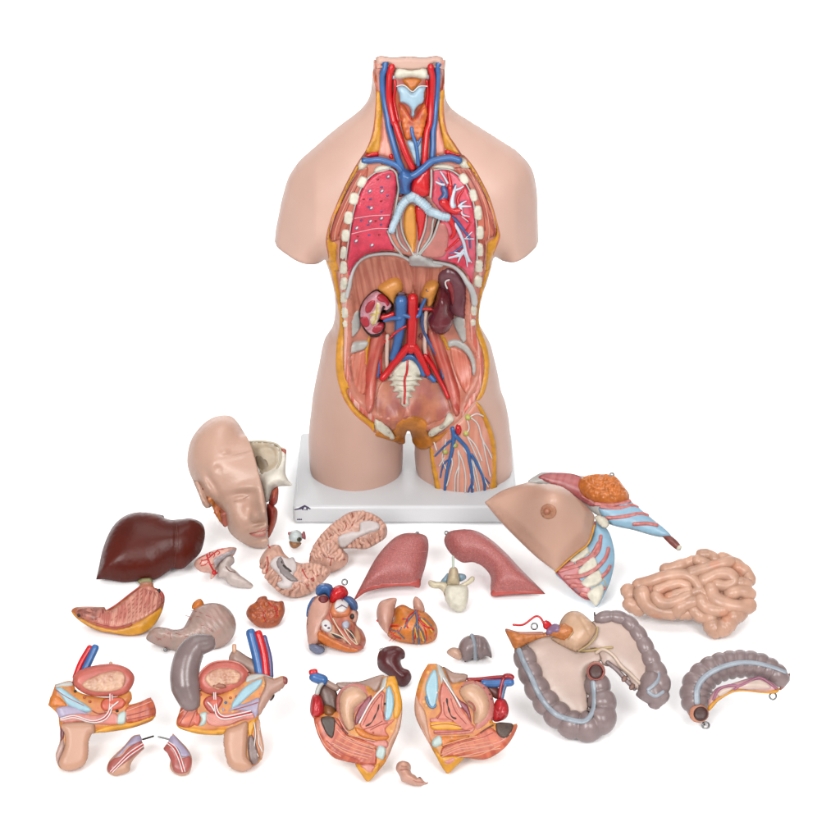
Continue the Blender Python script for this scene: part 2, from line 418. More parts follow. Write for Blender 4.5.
# cut ends (neck top, arm ends, leg bottoms) do not round off
def is_cap(a, b):
    y = (a[1] + b[1]) / 2
    if abs(a[1] - b[1]) < 1e-3 and (y < 60 or y > 478): return True
    x = (a[0] + b[0]) / 2
    return (274 < x < 326 and 240 < y < 257.5 and b[0] > a[0] and abs((y - 241) - (x - 274.5) * .307) < 1.5) or (495 < x < 539 and 240 < y < 254 and abs((y - 253.5) + (x - 495.5) * .29) < 1.2)
side = np.array([not is_cap(outp[i], outp[(i + 1) % len(outp)]) for i in range(len(outp))])
def hraw(q, R=.088):
    d = np.minimum(pdist(q, oxz, True, side), R); return .93 * np.sqrt(np.maximum(d * (2 * R - d), 0)), d
def hfront(q):
    q = np.asarray(q, float); h, d = hraw(q); s = h.copy(); e = .012; cnt = 1
    for a in range(8):
        s += hraw(q + e * np.array([math.cos(a * .785), math.sin(a * .785)]))[0]; cnt += 1
    s /= cnt; w = np.clip((d - .006) / .02, 0, 1); h = h * (1 - w) + s * w
    x, z = q[:, 0], q[:, 1]
    # thinner neck and arms, fuller chest and thighs
    h = h * (1 - .28 * np.clip((np.abs(x + .006) - .155) / .05, 0, 1) * (z > .35))
    return h * (1 - .30 * np.exp(-((z - .70) / .09)**2) * (np.abs(x + .02) < .2))
def bodymesh(v, f, hf, hb): pass
# coarse front surface, only to find where the traced cut edge lies on the body
cv, cf = fill(oxz, .008)
ch = hfront(cv)
class TmpSurf:
    def __init__(s, V, F): s.b = BVHTree.FromPolygons([Vector(p) for p in V], [list(t) for t in F]); s.dep = (-CO).dot(FW)
    cast = Surf.cast
cap_v = [(x, -h, z) for (x, z), h in zip(cv, ch)]
front_s = TmpSurf(cap_v, cf)
def cut_xz(pts, step=3.0):
    r = []
    for q in smooth(pts, step, True):
        l, n = front_s.cast(*q); r.append((l.x, l.z))
    return np.array(r)
OL = Z('T1', [(676,180),(680,300),(684,360),(680,430),(672,530),(655,620),(620,710),(580,770)]) + Z('T3', [(640,100),(590,190),(540,290),(500,380),(460,480),(432,580),(425,650),(440,730),(455,830)]) + \
     Z('T5', [(182,55),(197,110),(213,190),(228,270),(238,350),(235,410),(222,480),(215,580),(215,650),(225,720),(245,790)]) + \
     Z('T7', [(360,10),(390,70),(430,130),(480,180),(530,220),(565,255),(620,280),(670,305),(720,325,1)])
NB = [(402,447.5),(403,443),(408,441),(414,443),(415.5,444)]
OR = [(417,446.5)] + Z('T8', [(175,343),(235,340),(300,290),(350,245),(395,200),(415,185),(460,130),(510,72),(540,60)]) + Z('T6', [(510,790),(530,700),(535,620),(527,550),(507,480),(485,425),(474,380),(470,330),(478,260),(492,200),(522,110),(545,20)]) + \
     Z('T4', [(293,760),(343,640),(353,600),(338,530),(308,420),(270,310),(230,230),(180,140),(130,70),(90,30)]) + Z('T2', [(340,745),(290,670),(250,610),(228,530),(219,430),(219,300),(219,180)])
O = cut_xz(OL + NB + OR)
# the cut runs out through the neck top and the crotch: carry its ends past the outline
zt = oxz[:, 1].max()
i0 = int(np.argmax(O[:, 1] * (O[:, 0] < -.02))); i1 = int(np.argmax(O[:, 1] * (O[:, 0] > -.02)))
top = [(O[-1][0], zt + .03), (O[0][0], zt + .03)]
O = np.concatenate([O, np.array(top)])
nl, nr = TP.hit(404, 432), TP.hit(413, 432)
# joint triangulation
def resample(p, s):
    o = []
    for i in range(len(p)):
        a, b = p[i], p[(i + 1) % len(p)]; k = max(1, int(np.linalg.norm(b - a) / s))
        for t in range(k): o.append(a + (b - a) * t / k)
    return np.array(o)
O = resample(O, .006)
v, f = fill(oxz, .0048, holes=[O])
cen = v[f].mean(1); inO = pip(cen, O)
hf = hfront(v); hb = hf * .8
dO = pdist(v, O); dO[~pip(v, O)] = 0
Apx = [(350,275),(354,262),(365,255),(385,252),(410,258),(440,262),(458,268),(467,280),(468,300),(466,325),(469,345),(477,362),(476,380),(469,393),(458,412),(446,421),(432,428),(418,424),(408,413),(399,421),(378,417),(366,408),(355,394),(350,370),(350,340),(350,300)]
A = cut_xz(Apx); dA = pdist(v, A); dA[~pip(v, A)] = 0
Bpx = [(396,190),(410,188),(428,200),(436,215),(426,240),(414,254),(400,246),(391,225)]
B = cut_xz(Bpx); dB = pdist(v, B); dB[~pip(v, B)] = 0
sat = lambda d, r: np.sqrt(np.maximum(0, 1 - (1 - np.minimum(d / r, 1))**2))
dep = .007 * sat(dO, .012) + .040 * sat(dA, .065) * (.45 + .55 * np.clip((v[:, 1] - .13) / .12, 0, 1)) + .012 * sat(dB, .015)
nk = np.clip((v[:, 1] - .52) / .05, 0, 1); dep += .012 * nk * sat(dO, .03)
bed_h = np.maximum(hf - dep, -.55 * hb)
be = bedges(f); bset = {i for e in be for i in e}
sv, sidx = [], {}
def vid(i, which):
    k = (i, which)
    if k not in sidx:
        if which == 'b' and hf[i] < 1e-6: k2 = (i, 'f'); return vid(i, 'f')
        x, z = v[i]; y = -hf[i] if which == 'f' else hb[i]
        sidx[k] = len(sv); sv.append((x, y, z))
    return sidx[k]
SF = [tuple(vid(i, 'f') for i in t) for t, o in zip(f, inO) if not o]
SF += [tuple(vid(i, 'b') for i in t[::-1]) for t in f]
# close the cut ends between the front and the back sheet
edge_in = {}
for t, o in zip(f, inO):
    for a, b in ((t[0], t[1]), (t[1], t[2]), (t[2], t[0])): edge_in[(a, b)] = o
bv, bidx = [], {}
def bid(i, extra=None):
    k = (i, extra)
    if k not in bidx:
        x, z = v[i]; y = -bed_h[i] if extra is None else (-hf[i] if extra == 'f' else hb[i]); bidx[k] = len(bv); bv.append((x, y, z))
    return bidx[k]
BF = [tuple(bid(i) for i in t) for t, o in zip(f, inO) if o]
for a, b in be:
    if hf[a] < 1e-6 and hf[b] < 1e-6: continue
    o = edge_in[(a, b)]
    if not o:
        q = [vid(b, 'f'), vid(a, 'f'), vid(a, 'b'), vid(b, 'b')]; q = [x for i, x in enumerate(q) if x not in q[:i]]
        if len(q) > 2: SF.append(tuple(q))
    else:
        # neck top seen from above: bed edge back to the rear skin
        x = [len(sv), len(sv) + 1]; sv.append((v[b][0], -bed_h[b], v[b][1])); sv.append((v[a][0], -bed_h[a], v[a][1]))
        SF.append((x[0], x[1], vid(a, 'b'), vid(b, 'b')))
skin = mesh('skin', sv, SF, SKIN, torso)
bed = mesh('cavity_wall', bv, BF, M('cavity_muscle', (222,140,116), .36, .12, 40, .2, 200), torso, [(p[0] * 6, p[2] * 6) for p in bv])
BS = Surf(bed); KS = Surf(skin, bed)
# ------------------------------------------------------------------ torso: neck
def D(name, fr, pts, m, th=.0012, lift=.0003, base=None, par=None, **k):
    return drape(name, Z(fr, pts) if fr else pts, base or BS, m, par or torso, th, lift, **k)
def T(name, fr, pts, m, r=2, base=None, par=None, **k):
    return tube(name, Z(fr, pts) if fr else pts, base or BS, m, par or torso, r, **k)
D('neck_floor', None, [(377,74),(441,74),(441,100),(438,150),(430,168),(386,168),(376,150),(378,100)], M('neck_floor_paint', (176,52,40), .4, .2, 60, fib=((205,110,50), 14, 3, .6)), .001)
D('neck_muscle', 'N1', [(60,160),(84,150),(118,165),(130,300),(132,470),(100,500),(74,480),(66,300)], PINKM, .004, ang=0, relax=6)
D('neck_muscle', 'N1', [(700,170),(752,155),(770,172),(762,300),(742,470),(715,480),(712,300)], PINKM, .004, relax=6)
D('neck_fat', 'T1', [(684,335),(718,332),(730,450),(722,560),(705,720),(612,724),(650,640),(668,560),(678,450)], FAT, .0035, base=KS, relax=5)
D('neck_fat', 'T2', [(178,330),(220,320),(217,430),(226,540),(250,612),(322,732),(230,705),(205,600),(182,480),(173,400)], FAT, .0035, base=KS, relax=5)
D('neck_muscle', 'T1', [(727,480),(752,520),(772,640),(790,750),(700,742),(715,640),(724,560)], PINKM, .003, relax=6)
D('neck_muscle', 'T2', [(165,520),(180,500),(205,610),(225,735),(165,738)], PINKM, .003, relax=6)
for fr, p in (('T1', [(608,752),(640,722),(700,718),(702,752)]), ('T1', [(765,720),(795,735),(800,770),(770,765)]), ('T2', [(222,715),(260,708),(330,742),(320,752),(228,740)])):
    D('artery_stub', fr, p, RED, .004)
D('trachea', 'N2', [(375,300),(440,320),(530,310),(530,560),(480,575),(440,480)], M('trachea_paint', (196,220,236), .32, .06, bump=.3, fib=((150,190,215), 2, 24, .6)), .006, ang=0)
D('thyroid_gland', None, [(399,102),(405,106),(410,115),(413,119),(418,110),(424,103),(427,113),(425,125),(422,137),(417,143),(413,139),(406,140),(402,128),(400,115)], M('gland_orange', (226,118,42), .34, .2, 130, .4, fib=((190,60,40), 12, 5, .7)), .007, .0015, r=.005, noise=.0012, nfreq=300)
D('thyroid_cartilage', 'N1', [(285,440),(345,425,1),(395,450),(440,497,1),(500,430),(585,430,1),(562,520),(555,600),(500,640),(470,685),(460,755),(432,755),(425,675),(380,620),(320,600),(310,540)], CART, .009, .001, r=.006)
T('cartilage_rim', 'N1', [(290,440),(345,425),(395,455),(440,500),(500,435),(580,432)], WHITE, .5, k=0, lift=.0100)
D('epiglottis_fat', 'N1', [(340,362),(540,362),(500,425),(440,490),(385,440)], ORANGE, .005, .001)
D('hyoid_bone', 'N1', [(262,270),(300,236),(430,262),(560,236),(605,255),(608,345),(570,362),(430,345),(300,362),(255,345)], BONE, .010, .001, r=.007)
for x in (246, 604): D('hyoid_horn', 'N1', [(x-14,300),(x+14,300),(x+14,365),(x-12,365)], CART, .006)
D('neck_top', None, [(375.5,58,1),(380,56),(392,57.5),(408,56.5),(424,57.5),(437,56),(443,58,1),(442.5,66),(434,63),(429,68),(411,70.5),(394,68.5),(388,63),(377,66)], SKIN, .010, -.004, base=Plane((0,-.018,.7),(0,-1,.12)), r=.004)
T('jugular_vein', None, Z('N1', [(145,165),(140,250),(150,450),(165,600),(200,800)]) + Z('N2', [(200,150),(250,350),(290,500),(330,600),(370,700)]), BLUE, 3.0, k=.9)
T('jugular_vein', None, Z('N1', [(722,165),(706,250),(690,400),(680,600),(668,840)]) + Z('N2', [(655,200),(655,380),(650,500)]), BLUE, 2.7, k=.9)
T('thin_vein', 'N1', [(150,175),(165,210),(172,240)], BLUE, .9, k=1.2)
T('carotid_artery', None, Z('N1', [(225,195),(213,300),(213,500),(230,650),(268,840)]) + Z('N2', [(270,130),(320,300),(385,480),(445,600)]), RED, 3.1, k=1.1)
T('carotid_artery', None, Z('N1', [(642,195),(642,350),(622,600),(612,840)]) + Z('N2', [(590,200),(575,400),(568,560)]), RED, 3.0, k=1.1)
T('artery_branch', 'N1', [(262,372),(270,450),(255,560),(275,680),(300,800)], RED, 1.4, k=1)
T('artery_branch', 'N1', [(590,372),(600,480),(585,620),(580,760)], RED, 1.4, k=1)
T('thyroid_vein', 'N2', [(432,190),(437,250),(465,330),(490,430),(505,570)], BLUE, 1.7, k=3)
T('thyroid_vein', 'N2', [(525,300),(505,345),(487,400)], BLUE, 1.1, k=4)
for fr, p in (('N1', [(320,620),(370,690),(420,760),(440,830)]), ('N1', [(570,640),(500,720),(460,800)]), ('N2', [(330,100),(400,180),(430,260)]), ('N2', [(570,100),(520,220),(490,300)]), ('N2', [(340,40),(400,90),(440,130)])):
    T('gland_vessel', fr, p, RED, .55, k=1, lift=.006, seg=6)
# chest wall: muscle, fat, ribs
CHM = M('chest_muscle_paint', (214,116,92), .36, .1, 40, .3, fib=((170,72,58), 22, 1.4, .75))
D('chest_muscle', None, Z('T3', [(640,130),(600,220),(550,320),(505,420),(462,520),(450,600),(470,640),(530,630),(525,760),(535,840),(600,840),(600,600),(640,400),(700,230),(720,120)]), CHM, .0012, ang=25)
D('chest_muscle', None, Z('T4', [(160,130),(210,220),(255,320),(300,430),(330,540),(320,600),(265,620),(250,700),(240,840),(180,840),(190,600),(170,400),(110,230),(20,130)]), CHM, .0012, ang=-25)
D('fat_rim', None, Z('T3', [(640,104),(590,194),(540,294),(500,384),(462,484),(434,584),(427,650),(442,730),(457,840),(520,840),(505,740),(500,640),(455,630),(450,560),(480,480),(520,400),(560,300),(610,200),(655,120)]), FAT, .0022, .0004, base=KS, relax=5)
D('fat_rim', None, Z('T4', [(130,72),(180,142),(230,232),(268,312),(306,422),(336,532),(351,600),(341,640),(292,760),(270,840),(240,840),(265,640),(320,605),(328,540),(296,440),(255,320),(215,240),(165,155),(115,85)]), FAT, .0022, .0004, base=KS, relax=5)
D('fat_rim', None, Z('T5', [(160,0),(183,55),(198,110),(214,190),(229,270),(239,350),(236,410),(223,480),(216,580),(216,650),(226,720),(246,790)]) + Z('T7', [(392,70),(432,130),(482,180),(532,220),(566,253,1),(568,200,1),(530,175),(480,135),(440,90),(412,40),(400,0)]) + Z('T5', [(304,760),(282,700),(270,600),(272,480),(272,400),(266,340),(252,260),(244,190),(228,90),(215,0)]), FAT, .0025, .0004, base=KS, relax=5)
D('fat_rim', None, Z('T6', [(545,20),(522,110),(492,200),(478,262),(471,330),(475,380),(486,425),(508,480),(528,550),(536,620),(530,700),(508,790)]) + Z('T8', [(545,50),(515,72),(520,20),(535,0)]) + Z('T6', [(468,790),(488,700),(493,620),(484,550),(464,490),(446,430),(446,380),(458,300),(470,200),(495,110),(515,20)]), FAT, .0025, .0004, base=KS, relax=5)
CL = M('muscle_line_dark', (150,62,50), .4); CLP = M('muscle_line_pale', (238,172,146), .4)
for k, p in enumerate(([(655,150),(600,240),(540,360),(490,480),(462,570),(462,620)], [(672,160),(615,270),(560,390),(512,500),(490,580),(488,626)], [(690,170),(640,260),(580,400),(535,520),(515,600)], [(640,150),(585,240),(525,360),(478,470),(455,560)], [(540,560),(530,650),(535,760),(545,835)], [(520,640),(518,740),(528,835)])):
    T('muscle_line', 'T3', p, CL if k % 2 == 0 else CLP, .5, k=.2, lift=.0012, seg=6)
for k, p in enumerate(([(140,120),(200,220),(250,330),(285,440),(310,540),(305,600)], [(125,125),(185,230),(232,340),(262,450),(275,560),(270,615)], [(100,140),(165,240),(210,350),(235,450),(245,560)], [(160,140),(220,240),(270,350),(305,450),(322,540)], [(235,600),(242,700),(225,830)], [(255,620),(250,720),(240,835)])):
    T('muscle_line', 'T4', p, CL if k % 2 == 0 else CLP, .5, k=.2, lift=.0012, seg=6)
WM = M('wall_muscle_paint', (222,110,90), .36, .1, 60, .2, fib=((250,205,190), 34, 1.2, .7))
D('wall_muscle', None, Z('T5', [(230,60),(245,190),(250,280),(262,370),(264,480),(260,600),(270,700),(292,770)]) + Z('T7', [(410,30),(440,85),(480,132),(530,172),(568,198),(560,150),(510,110),(460,60),(430,10)]) + Z('T5', [(310,700),(296,600),(295,480),(297,380),(300,200),(295,130),(255,60)]), WM, .0012, .0003, ang=4, base=KS, relax=5)
D('wall_muscle', None, Z('T6', [(510,20),(492,110),(468,200),(456,300),(450,380),(453,430),(473,490),(493,550),(503,620),(498,700),(478,790)]) + Z('T8', [(505,70),(460,130),(430,165),(440,120),(470,60),(500,0)]) + Z('T6', [(440,800),(462,720),(470,640),(450,570),(425,510),(405,440),(405,330),(425,270),(440,200),(455,100),(480,20)]), WM, .0012, .0003, ang=-4, base=KS, relax=5)
def brick(cx, cy, a, b, rot, fr):
    x0, y0, s = FR[fr]; c, d = math.cos(math.radians(rot)), math.sin(math.radians(rot)); q = [(-1,-.62),(-.62,-1),(.62,-1),(1,-.62),(1,.62),(.62,1),(-.62,1),(-1,.62)]
    a *= 1.12; b *= 1.1; pts = [(cx + u*a*c - w*b*d, cy + u*a*d + w*b*c) for u, w in q]
    D('rib', fr, pts, BONE, .0042, .0008, step=1.3, r=.0022)
for a in ((185,185,34,44,25),(118,325,36,46,14),(72,482,34,48,8),(48,630,32,46,4),(35,772,26,48,3)): brick(*a, 'X3')
for a in ((266,40,19,36,0),(267,138,18,34,0),(268,222,16,30,-2),(273,314,15,31,-3),(276,381,11,22,-2)): brick(*a, 'T5')
for a in ((450,160,34,44,-32),(530,297,30,48,-14),(570,442,30,54,-4),(585,605,30,50,0),(580,745,28,50,0)): brick(*a, 'X4')
for a in ((468,32,20,36,2),(464,125,18,32,4),(438,300,14,30,3),(430,372,12,20,3)): brick(*a, 'T6')
D('rib', 'X3', [(285,85),(330,45),(430,50),(425,82),(300,112)], BONE, .003, .0006, step=1.4)
D('rib', 'X4', [(185,60),(250,35),(358,50),(372,82),(262,75)], BONE, .003, .0006, step=1.4)
# ------------------------------------------------------------------ torso: chest
LUNG = M('lung_section_paint', (222,56,84), .34, .14, 120, .2, 300, spots=(((150,20,40), 420, .10), ((240,120,140), 300, .12)))
LP = Z('X3', [(440,75),(330,95),(250,150),(190,230),(160,300),(130,400),(105,500),(90,600),(75,720),(62,830)]) + [(347.5,265),(348,275),(348.6,285),(351,271),(357,261.5),(366,254.5),(380,251),(395,250.5,1)] + Z('X3', [(440,690),(405,600),(412,560),(440,420),(468,270),(478,160),(470,110)])
lung = D('lung_section', None, LP, LUNG, .0035, .0008)
LS = Surf(lung)
T('pleura_line', 'X3', [(420,66),(450,78),(476,112),(482,160),(474,270),(448,420),(415,560)], GREYF, 1.0, k=1.2, lift=.002)
for x, y in ((405,140),(250,262),(352,262),(262,405),(348,490),(255,515),(140,572),(135,680),(268,715)):
    D('bronchus_spot', 'X3', ellip(x, y, 20, 15, -40, 10), M('bronchus_grey', (120,110,140), .4), .0008, .0002, LS, step=1)
    D('bronchus_spot', 'X3', ellip(x + 2, y - 2, 14, 9, -40, 10), WHITE, .0012, .0006, LS, step=1)
for x, y, m in ((255,330,BLUE),(345,345,RED),(238,395,BLUE),(350,435,BLUE),(180,505,BLUE),(235,545,BLUE),(345,540,BLUE),(245,630,BLUE),(330,628,RED),(300,510,RED),(318,165,RED),(400,300,BLUE),(200,330,RED),(150,640,RED),(350,230,BLUE)):
    D('vessel_spot', 'X3', ellip(x, y, 12, 8, -20, 8), MATS.get('spot_' + m.name) or M('spot_' + m.name, (70,80,140) if m is BLUE else (160,16,30), .4), .0008, .0003, LS, step=1)
for p in ([(125,490),(260,468),(415,462)], [(100,620),(200,595),(300,575),(410,575)]): T('fissure_line', 'X3', p, M('pale_pink_line', (246,170,180), .4), .45, LS, seg=6)
RP = Z('X4', [(195,85),(260,75),(330,85),(400,130),(460,200),(503,280),(533,400),(548,500),(553,650),(549,830)]) + Z('T6', [(436,120)]) + [(471.5,286.5)] + Z('X6', [(545,250),(480,168),(380,113),(250,88),(120,45),(40,22,1)]) + Z('X4', [(100,760),(180,640),(250,520),(250,430),(185,330),(190,200)])
lungr = D('lung_section', None, RP, M('lung_section_rose', (226,62,88), .34, .14, 110, .2, 300, fib=((240,130,150), 8, 6, .5)), .0035, .0008)
RS = Surf(lungr)
D('heart_impression', 'X4', [(242,530),(290,530),(322,600),(320,700),(290,800),(190,822),(90,790),(160,680)], M('impression_paint', (206,126,116), .36, .1, 60, .15), .0012, .0004, RS)
T('pleura_line', 'X4', [(178,80),(180,200),(172,310)], GREYF, 1.2, k=1.2, lift=.002)
T('pleura_line', 'X4', [(200,82),(270,72),(340,85),(410,130),(470,205),(512,285),(540,400),(556,520),(560,660),(556,830)], GREYF, .8, k=1, lift=.002)
T('pleura_line', 'X3', [(440,70),(330,88),(248,143),(184,225),(153,300),(122,400),(98,500),(83,600),(68,720),(56,830)], GREYF, .7, k=1, lift=.002)
LB = M('vein_slate', (74,96,150), .34, .15, 80)
for p, r, r2 in (([(283,240),(300,290),(268,335)], 3.2, 3.6), ([(325,468),(380,500),(430,560),(500,650)], 2.2, 1.2), ([(370,240),(380,205)], 1.6, 1), ([(430,360),(460,350)], 1.3, .8), ([(400,440),(440,450),(485,520)], 1.8, .8), ([(500,650),(505,740)], 1.2, .7), ([(440,720),(390,760),(330,790)], 1.2, .7), ([(285,205),(240,150)], 1.0, .6)):
    T('lung_vein', 'X4', p, LB, r, RS, r2=r2, k=.3, step=1.5)
for p, r, r2 in (([(280,350),(320,400),(380,430),(420,420)], 4.6, 2.6), ([(320,470),(360,540),(370,620),(345,650)], 3.6, 1.6), ([(335,230),(345,300),(340,360)], 2.8, 2.4), ([(420,420),(400,330),(440,260)], 2, 1), ([(320,100),(335,180),(345,240)], 1.4, 2), ([(420,430),(470,490),(500,520)], 2, .8), ([(470,600),(490,560),(520,520)], 1.0, .5), ([(440,260),(460,230)], 1, .6), ([(300,760),(380,690),(410,660)], .9, 1.2)):
    T('lung_artery', 'X4', p, RED, r, RS, r2=r2, k=.45, step=1.5)
BR = M('bronchi_paint', (214,224,236), .3, .06, 80, .1)
for p, r, r2 in (([(358,388),(352,370),(358,300),(372,255)], 2.6, 1.7), ([(372,255),(385,215)], 1.5, .7), ([(372,255),(420,240),(448,222)], 1.3, .6), ([(255,95),(285,140),(315,195)], .7, 1.2), ([(218,183),(260,205),(285,208)], .8, 1.4), ([(375,530),(415,600),(450,690),(465,770),(490,840)], 1.6, 1.5), ([(455,740),(405,790),(325,815)], 1.3, .6), ([(460,655),(535,658)], .8, .5), ([(470,650),(520,600)], .6, .5), ([(412,388),(440,360),(472,345)], 1.5, .5), ([(420,388),(510,388)], 1.3, .5), ([(425,400),(440,455),(500,472)], 1.6, .5), ([(440,470),(490,515)], .9, .4)):
    T('bronchus', 'X4', p, BR, r, RS, r2=r2, k=.7, step=1.5, lift=.0012)
D('bronchus', 'X4', ellip(358, 388, 30, 30), BR, .004, .002, RS)
for p in ([(495,0),(480,40),(425,55),(360,75)], [(500,10),(520,70),(532,150)], [(470,42),(445,110)], [(522,60),(548,85),(570,112)], [(470,30),(410,15)]): T('bronchus', 'X6', p, BR, 1.3, RS, r2=.5, k=.7, step=1.5, lift=.0012)
# middle of the chest
MED = M('mediastinum_paint', (206,140,132), .36, .1, 50, .15)
D('mediastinum', None, [(396,193),(412,190),(431,196),(440,212),(436,226),(426,243),(417,255),(407,255),(396,244),(390,230),(390,215)], MED, .0008)
D('esophagus', None, [(410,204),(415,206),(416.5,225),(417,240),(414.5,254),(411,253),(406,240),(403,224),(405,210)], M('esophagus_paint', (238,162,70), .36, .08, 60), .007, .0005, r=.006)
D('thoracic_aorta', 'X4', [(45,380),(140,395),(135,560),(105,680),(80,690),(58,560)], RED, .008, .0005, r=.007)
D('dark_gap', 'X4', [(252,500),(228,490),(180,640),(120,740),(135,745),(205,630)], DARK, .0012, .0012)
for fr, p in (('X4', [(145,430),(132,600),(100,700),(58,790)]), ('X4', [(245,500),(190,650),(85,785)]), ('X4', [(215,490),(165,650),(75,780)]), ('X3', [(505,430),(520,600),(560,710),(620,800)]), ('X3', [(400,590),(450,700),(530,790)]), ('X3', [(455,560),(480,680),(560,770)])):
    T('pleura_line', fr, p, GREYF, 1.0, k=1, lift=.002)
D('aortic_arch', 'X4', [(95,75),(165,60),(168,200),(160,300),(60,285),(15,270),(15,170),(50,120)], RED, .012, .001, r=.012)
vc = D('vena_cava', 'X3', [(490,110),(520,60),(590,90),(640,130),(600,190),(608,265),(485,275),(492,200)], BLUE, .018, .003, r=.011, relax=12)
T('subclavian_vein', None, [(363.5,160)] + Z('N2', [(0,528),(100,520),(200,545),(290,580),(340,650)]), BLUE, 2.9, k=1.3)
T('brachiocephalic_vein', None, [(459,160)] + Z('N2', [(840,505),(720,520),(640,535),(560,600),(470,665),(380,700),(330,690)]), BLUE, 3.3, k=2.0)
D('clavicle', 'T1', [(562,815),(590,762),(628,757),(634,800),(610,832),(570,838)], BONE, .006, .001, r=.005)
D('clavicle', 'T2', [(313,785),(340,760),(378,780),(394,820),(350,832),(318,812)], BONE, .006, .001, r=.005)
BRC = M('bronchi_ring_paint', (176,206,224), .34, .08, 80, .4, fib=((214,228,236), 3, 30, .8))
ring = lambda t: 1 + .07 * math.sin(t * 90)
T('main_bronchus', None, Z('X3', [(620,300),(560,330),(500,400),(450,470),(430,520),(425,580)]), BRC, 4.4, r2=3.4, k=1.2, step=1, rf=ring)
T('main_bronchus', None, Z('X3', [(590,310),(640,290)]) + Z('X4', [(60,320),(130,365),(200,415),(260,455),(312,465)]), BRC, 5.2, r2=4, k=1.2, step=1, rf=ring)
D('vessel_ring', 'X3', ellip(508, 290, 26, 18, -10), M('ring_dark', (120,50,60), .4), .006, .002)
# ------------------------------------------------------------------ torso: belly
DIA = M('diaphragm_paint', (205,204,202), .32, .05, 60, .05)
T('diaphragm_arch', None, [(348,296)] + Z('X5', [(0,240),(35,145),(105,68),(195,32),(300,20),(420,22),(500,45),(555,80)]), DIA, 2.0, k=.8, flat=.8)
T('diaphragm_arch', None, Z('X6', [(225,97),(330,112),(420,140),(490,200),(535,270),(562,350),(576,430),(582,485)]), DIA, 1.9, r2=3.4, k=.8, flat=.8)
D('diaphragm_tendon', None, [(409,258),(411,253.5),(422,253),(433,259),(446,262.5),(436,265.5),(423,264.5),(410,263.5)], DIA, .006, .002, r=.005)
UPM = M('upper_belly_muscle', (214,136,112), .36, .12, 40, .35, fib=((168,84,66), 24, 1.4, .7))
D('diaphragm_muscle', None, [(350,290),(354,268),(366,258),(385,254.5),(400,258),(412,262),(412,292),(400,296),(380,300),(352,322)], UPM, .001, ang=-12)
D('diaphragm_muscle', None, [(413,262),(430,264),(446,264),(450,300),(440,320),(425,318),(414,292)], UPM, .001, ang=4)
D('fascia_patch', 'T5', [(300,330),(325,300),(352,290),(360,400),(312,460),(303,400)], GREYF, .0012, .001, relax=8)
D('fascia_patch', 'T6', [(318,345),(395,345),(402,470),(380,492),(330,400)], GREYF, .0012, .001, relax=8)
D('hip_crest', 'T5', [(300,505),(340,487),(412,487),(392,530),(340,550),(303,558)], GREYF, .0022, .001, relax=8)
D('hip_crest', 'T6', [(288,482),(340,473),(408,510),(452,590),(457,680),(440,692),(425,610),(390,552),(330,517),(290,522)], GREYF, .0022, .001, relax=8)
IL = M('iliacus_paint', (222,118,94), .36, .1, 40, .35, fib=((240,160,136), 26, 1.6, .6))
D('iliacus_muscle', 'T5', [(303,565),(345,552),(392,535),(398,600),(394,800),(352,800),(312,695)], IL, .002, .0003, ang=10)
D('iliacus_muscle', 'T6', [(300,525),(350,528),(400,565),(425,620),(438,692),(400,800),(340,700)], IL, .002, .0003, ang=-10)
D('fat_strip', 'T5', [(385,530),(420,450),(412,550),(398,640),(385,640)], FAT, .0015, .0005)
D('fat_strip', 'T6', [(232,425),(262,445),(300,540),(285,540)], FAT, .0015, .0005)
PS1 = M('psoas_paint', (206,84,70), .34, .12, 40, .35, fib=((236,150,130), 22, 1.4, .55))
D('psoas_muscle', 'X7', [(80,40),(140,-20),(185,20),(165,140),(130,280),(115,400),(95,540),(60,590),(35,540),(32,440),(42,240)], PS1, .011, .0004, r=.012, ang=14)
D('psoas_muscle', 'X7', [(470,0),(520,-20),(560,40),(610,160),(655,300),(700,440),(700,580),(672,605),(630,500),(585,380),(540,260),(490,120)], PS1, .011, .0004, r=.012, ang=-18)
# pelvis
PV = M('pelvic_muscle_paint', (204,124,92), .36, .16, 45, .3, fib=((176,92,96), 10, 4, .55))
D('pelvic_muscle', 'X7', [(112,450),(140,370),(200,320),(330,300),(450,318),(540,350),(595,430),(632,520),(640,580),(590,630),(505,650),(480,710),(340,640),(232,700),(200,680),(112,625),(100,560)], PV, .0015, relax=8)
PF = M('pelvic_fat_paint', (214,132,44), .36, .18, 60, .2)
D('pelvic_floor', 'X7', [(240,650),(290,615),(340,595),(420,612),(470,650),(492,730),(560,735),(630,700),(560,770),(490,826),(430,832),(382,790),(370,740),(340,688),(308,740),(300,795),(250,785),(170,760),(100,735),(104,690),(200,748),(236,745),(222,690)], PF, .002, .0028, relax=8)
D('hip_bone_cut', 'X7', [(106,618),(160,642),(208,690),(235,750),(220,766),(160,740),(105,690)], BONE, .004, .003, relax=8)
D('hip_bone_cut', 'X7', [(482,720),(502,690),(580,650),(628,580),(662,622),(640,655),(560,712),(505,742)], BONE, .004, .003, relax=8)
for x, y in ((178,690),(520,705),(585,662)): D('bone_core', 'X7', ellip(x, y, 24, 13, 40 if x < 300 else -30), M('bone_core_paint', (206,196,180), .5, .2, 200, .5), .0012, .0066)
sac = D('sacrum', 'X7', [(250,225),(300,188),(370,193),(430,260),(447,312),(405,318),(432,332),(440,348),(398,356),(422,385),(380,395),(392,425),(352,436),(370,470),(345,478),(345,520),(315,542),(290,520),(285,480),(252,475),(270,440),(228,430),(242,400),(203,390),(226,360),(188,350),(216,320),(208,280)], BONE, .010, .0015, r=.012, step=1.3)
SS = Surf(sac)
T('sacral_artery', 'X7', [(334,196),(328,300),(312,340),(314,420),(310,515)], RED, 1.1, SS)
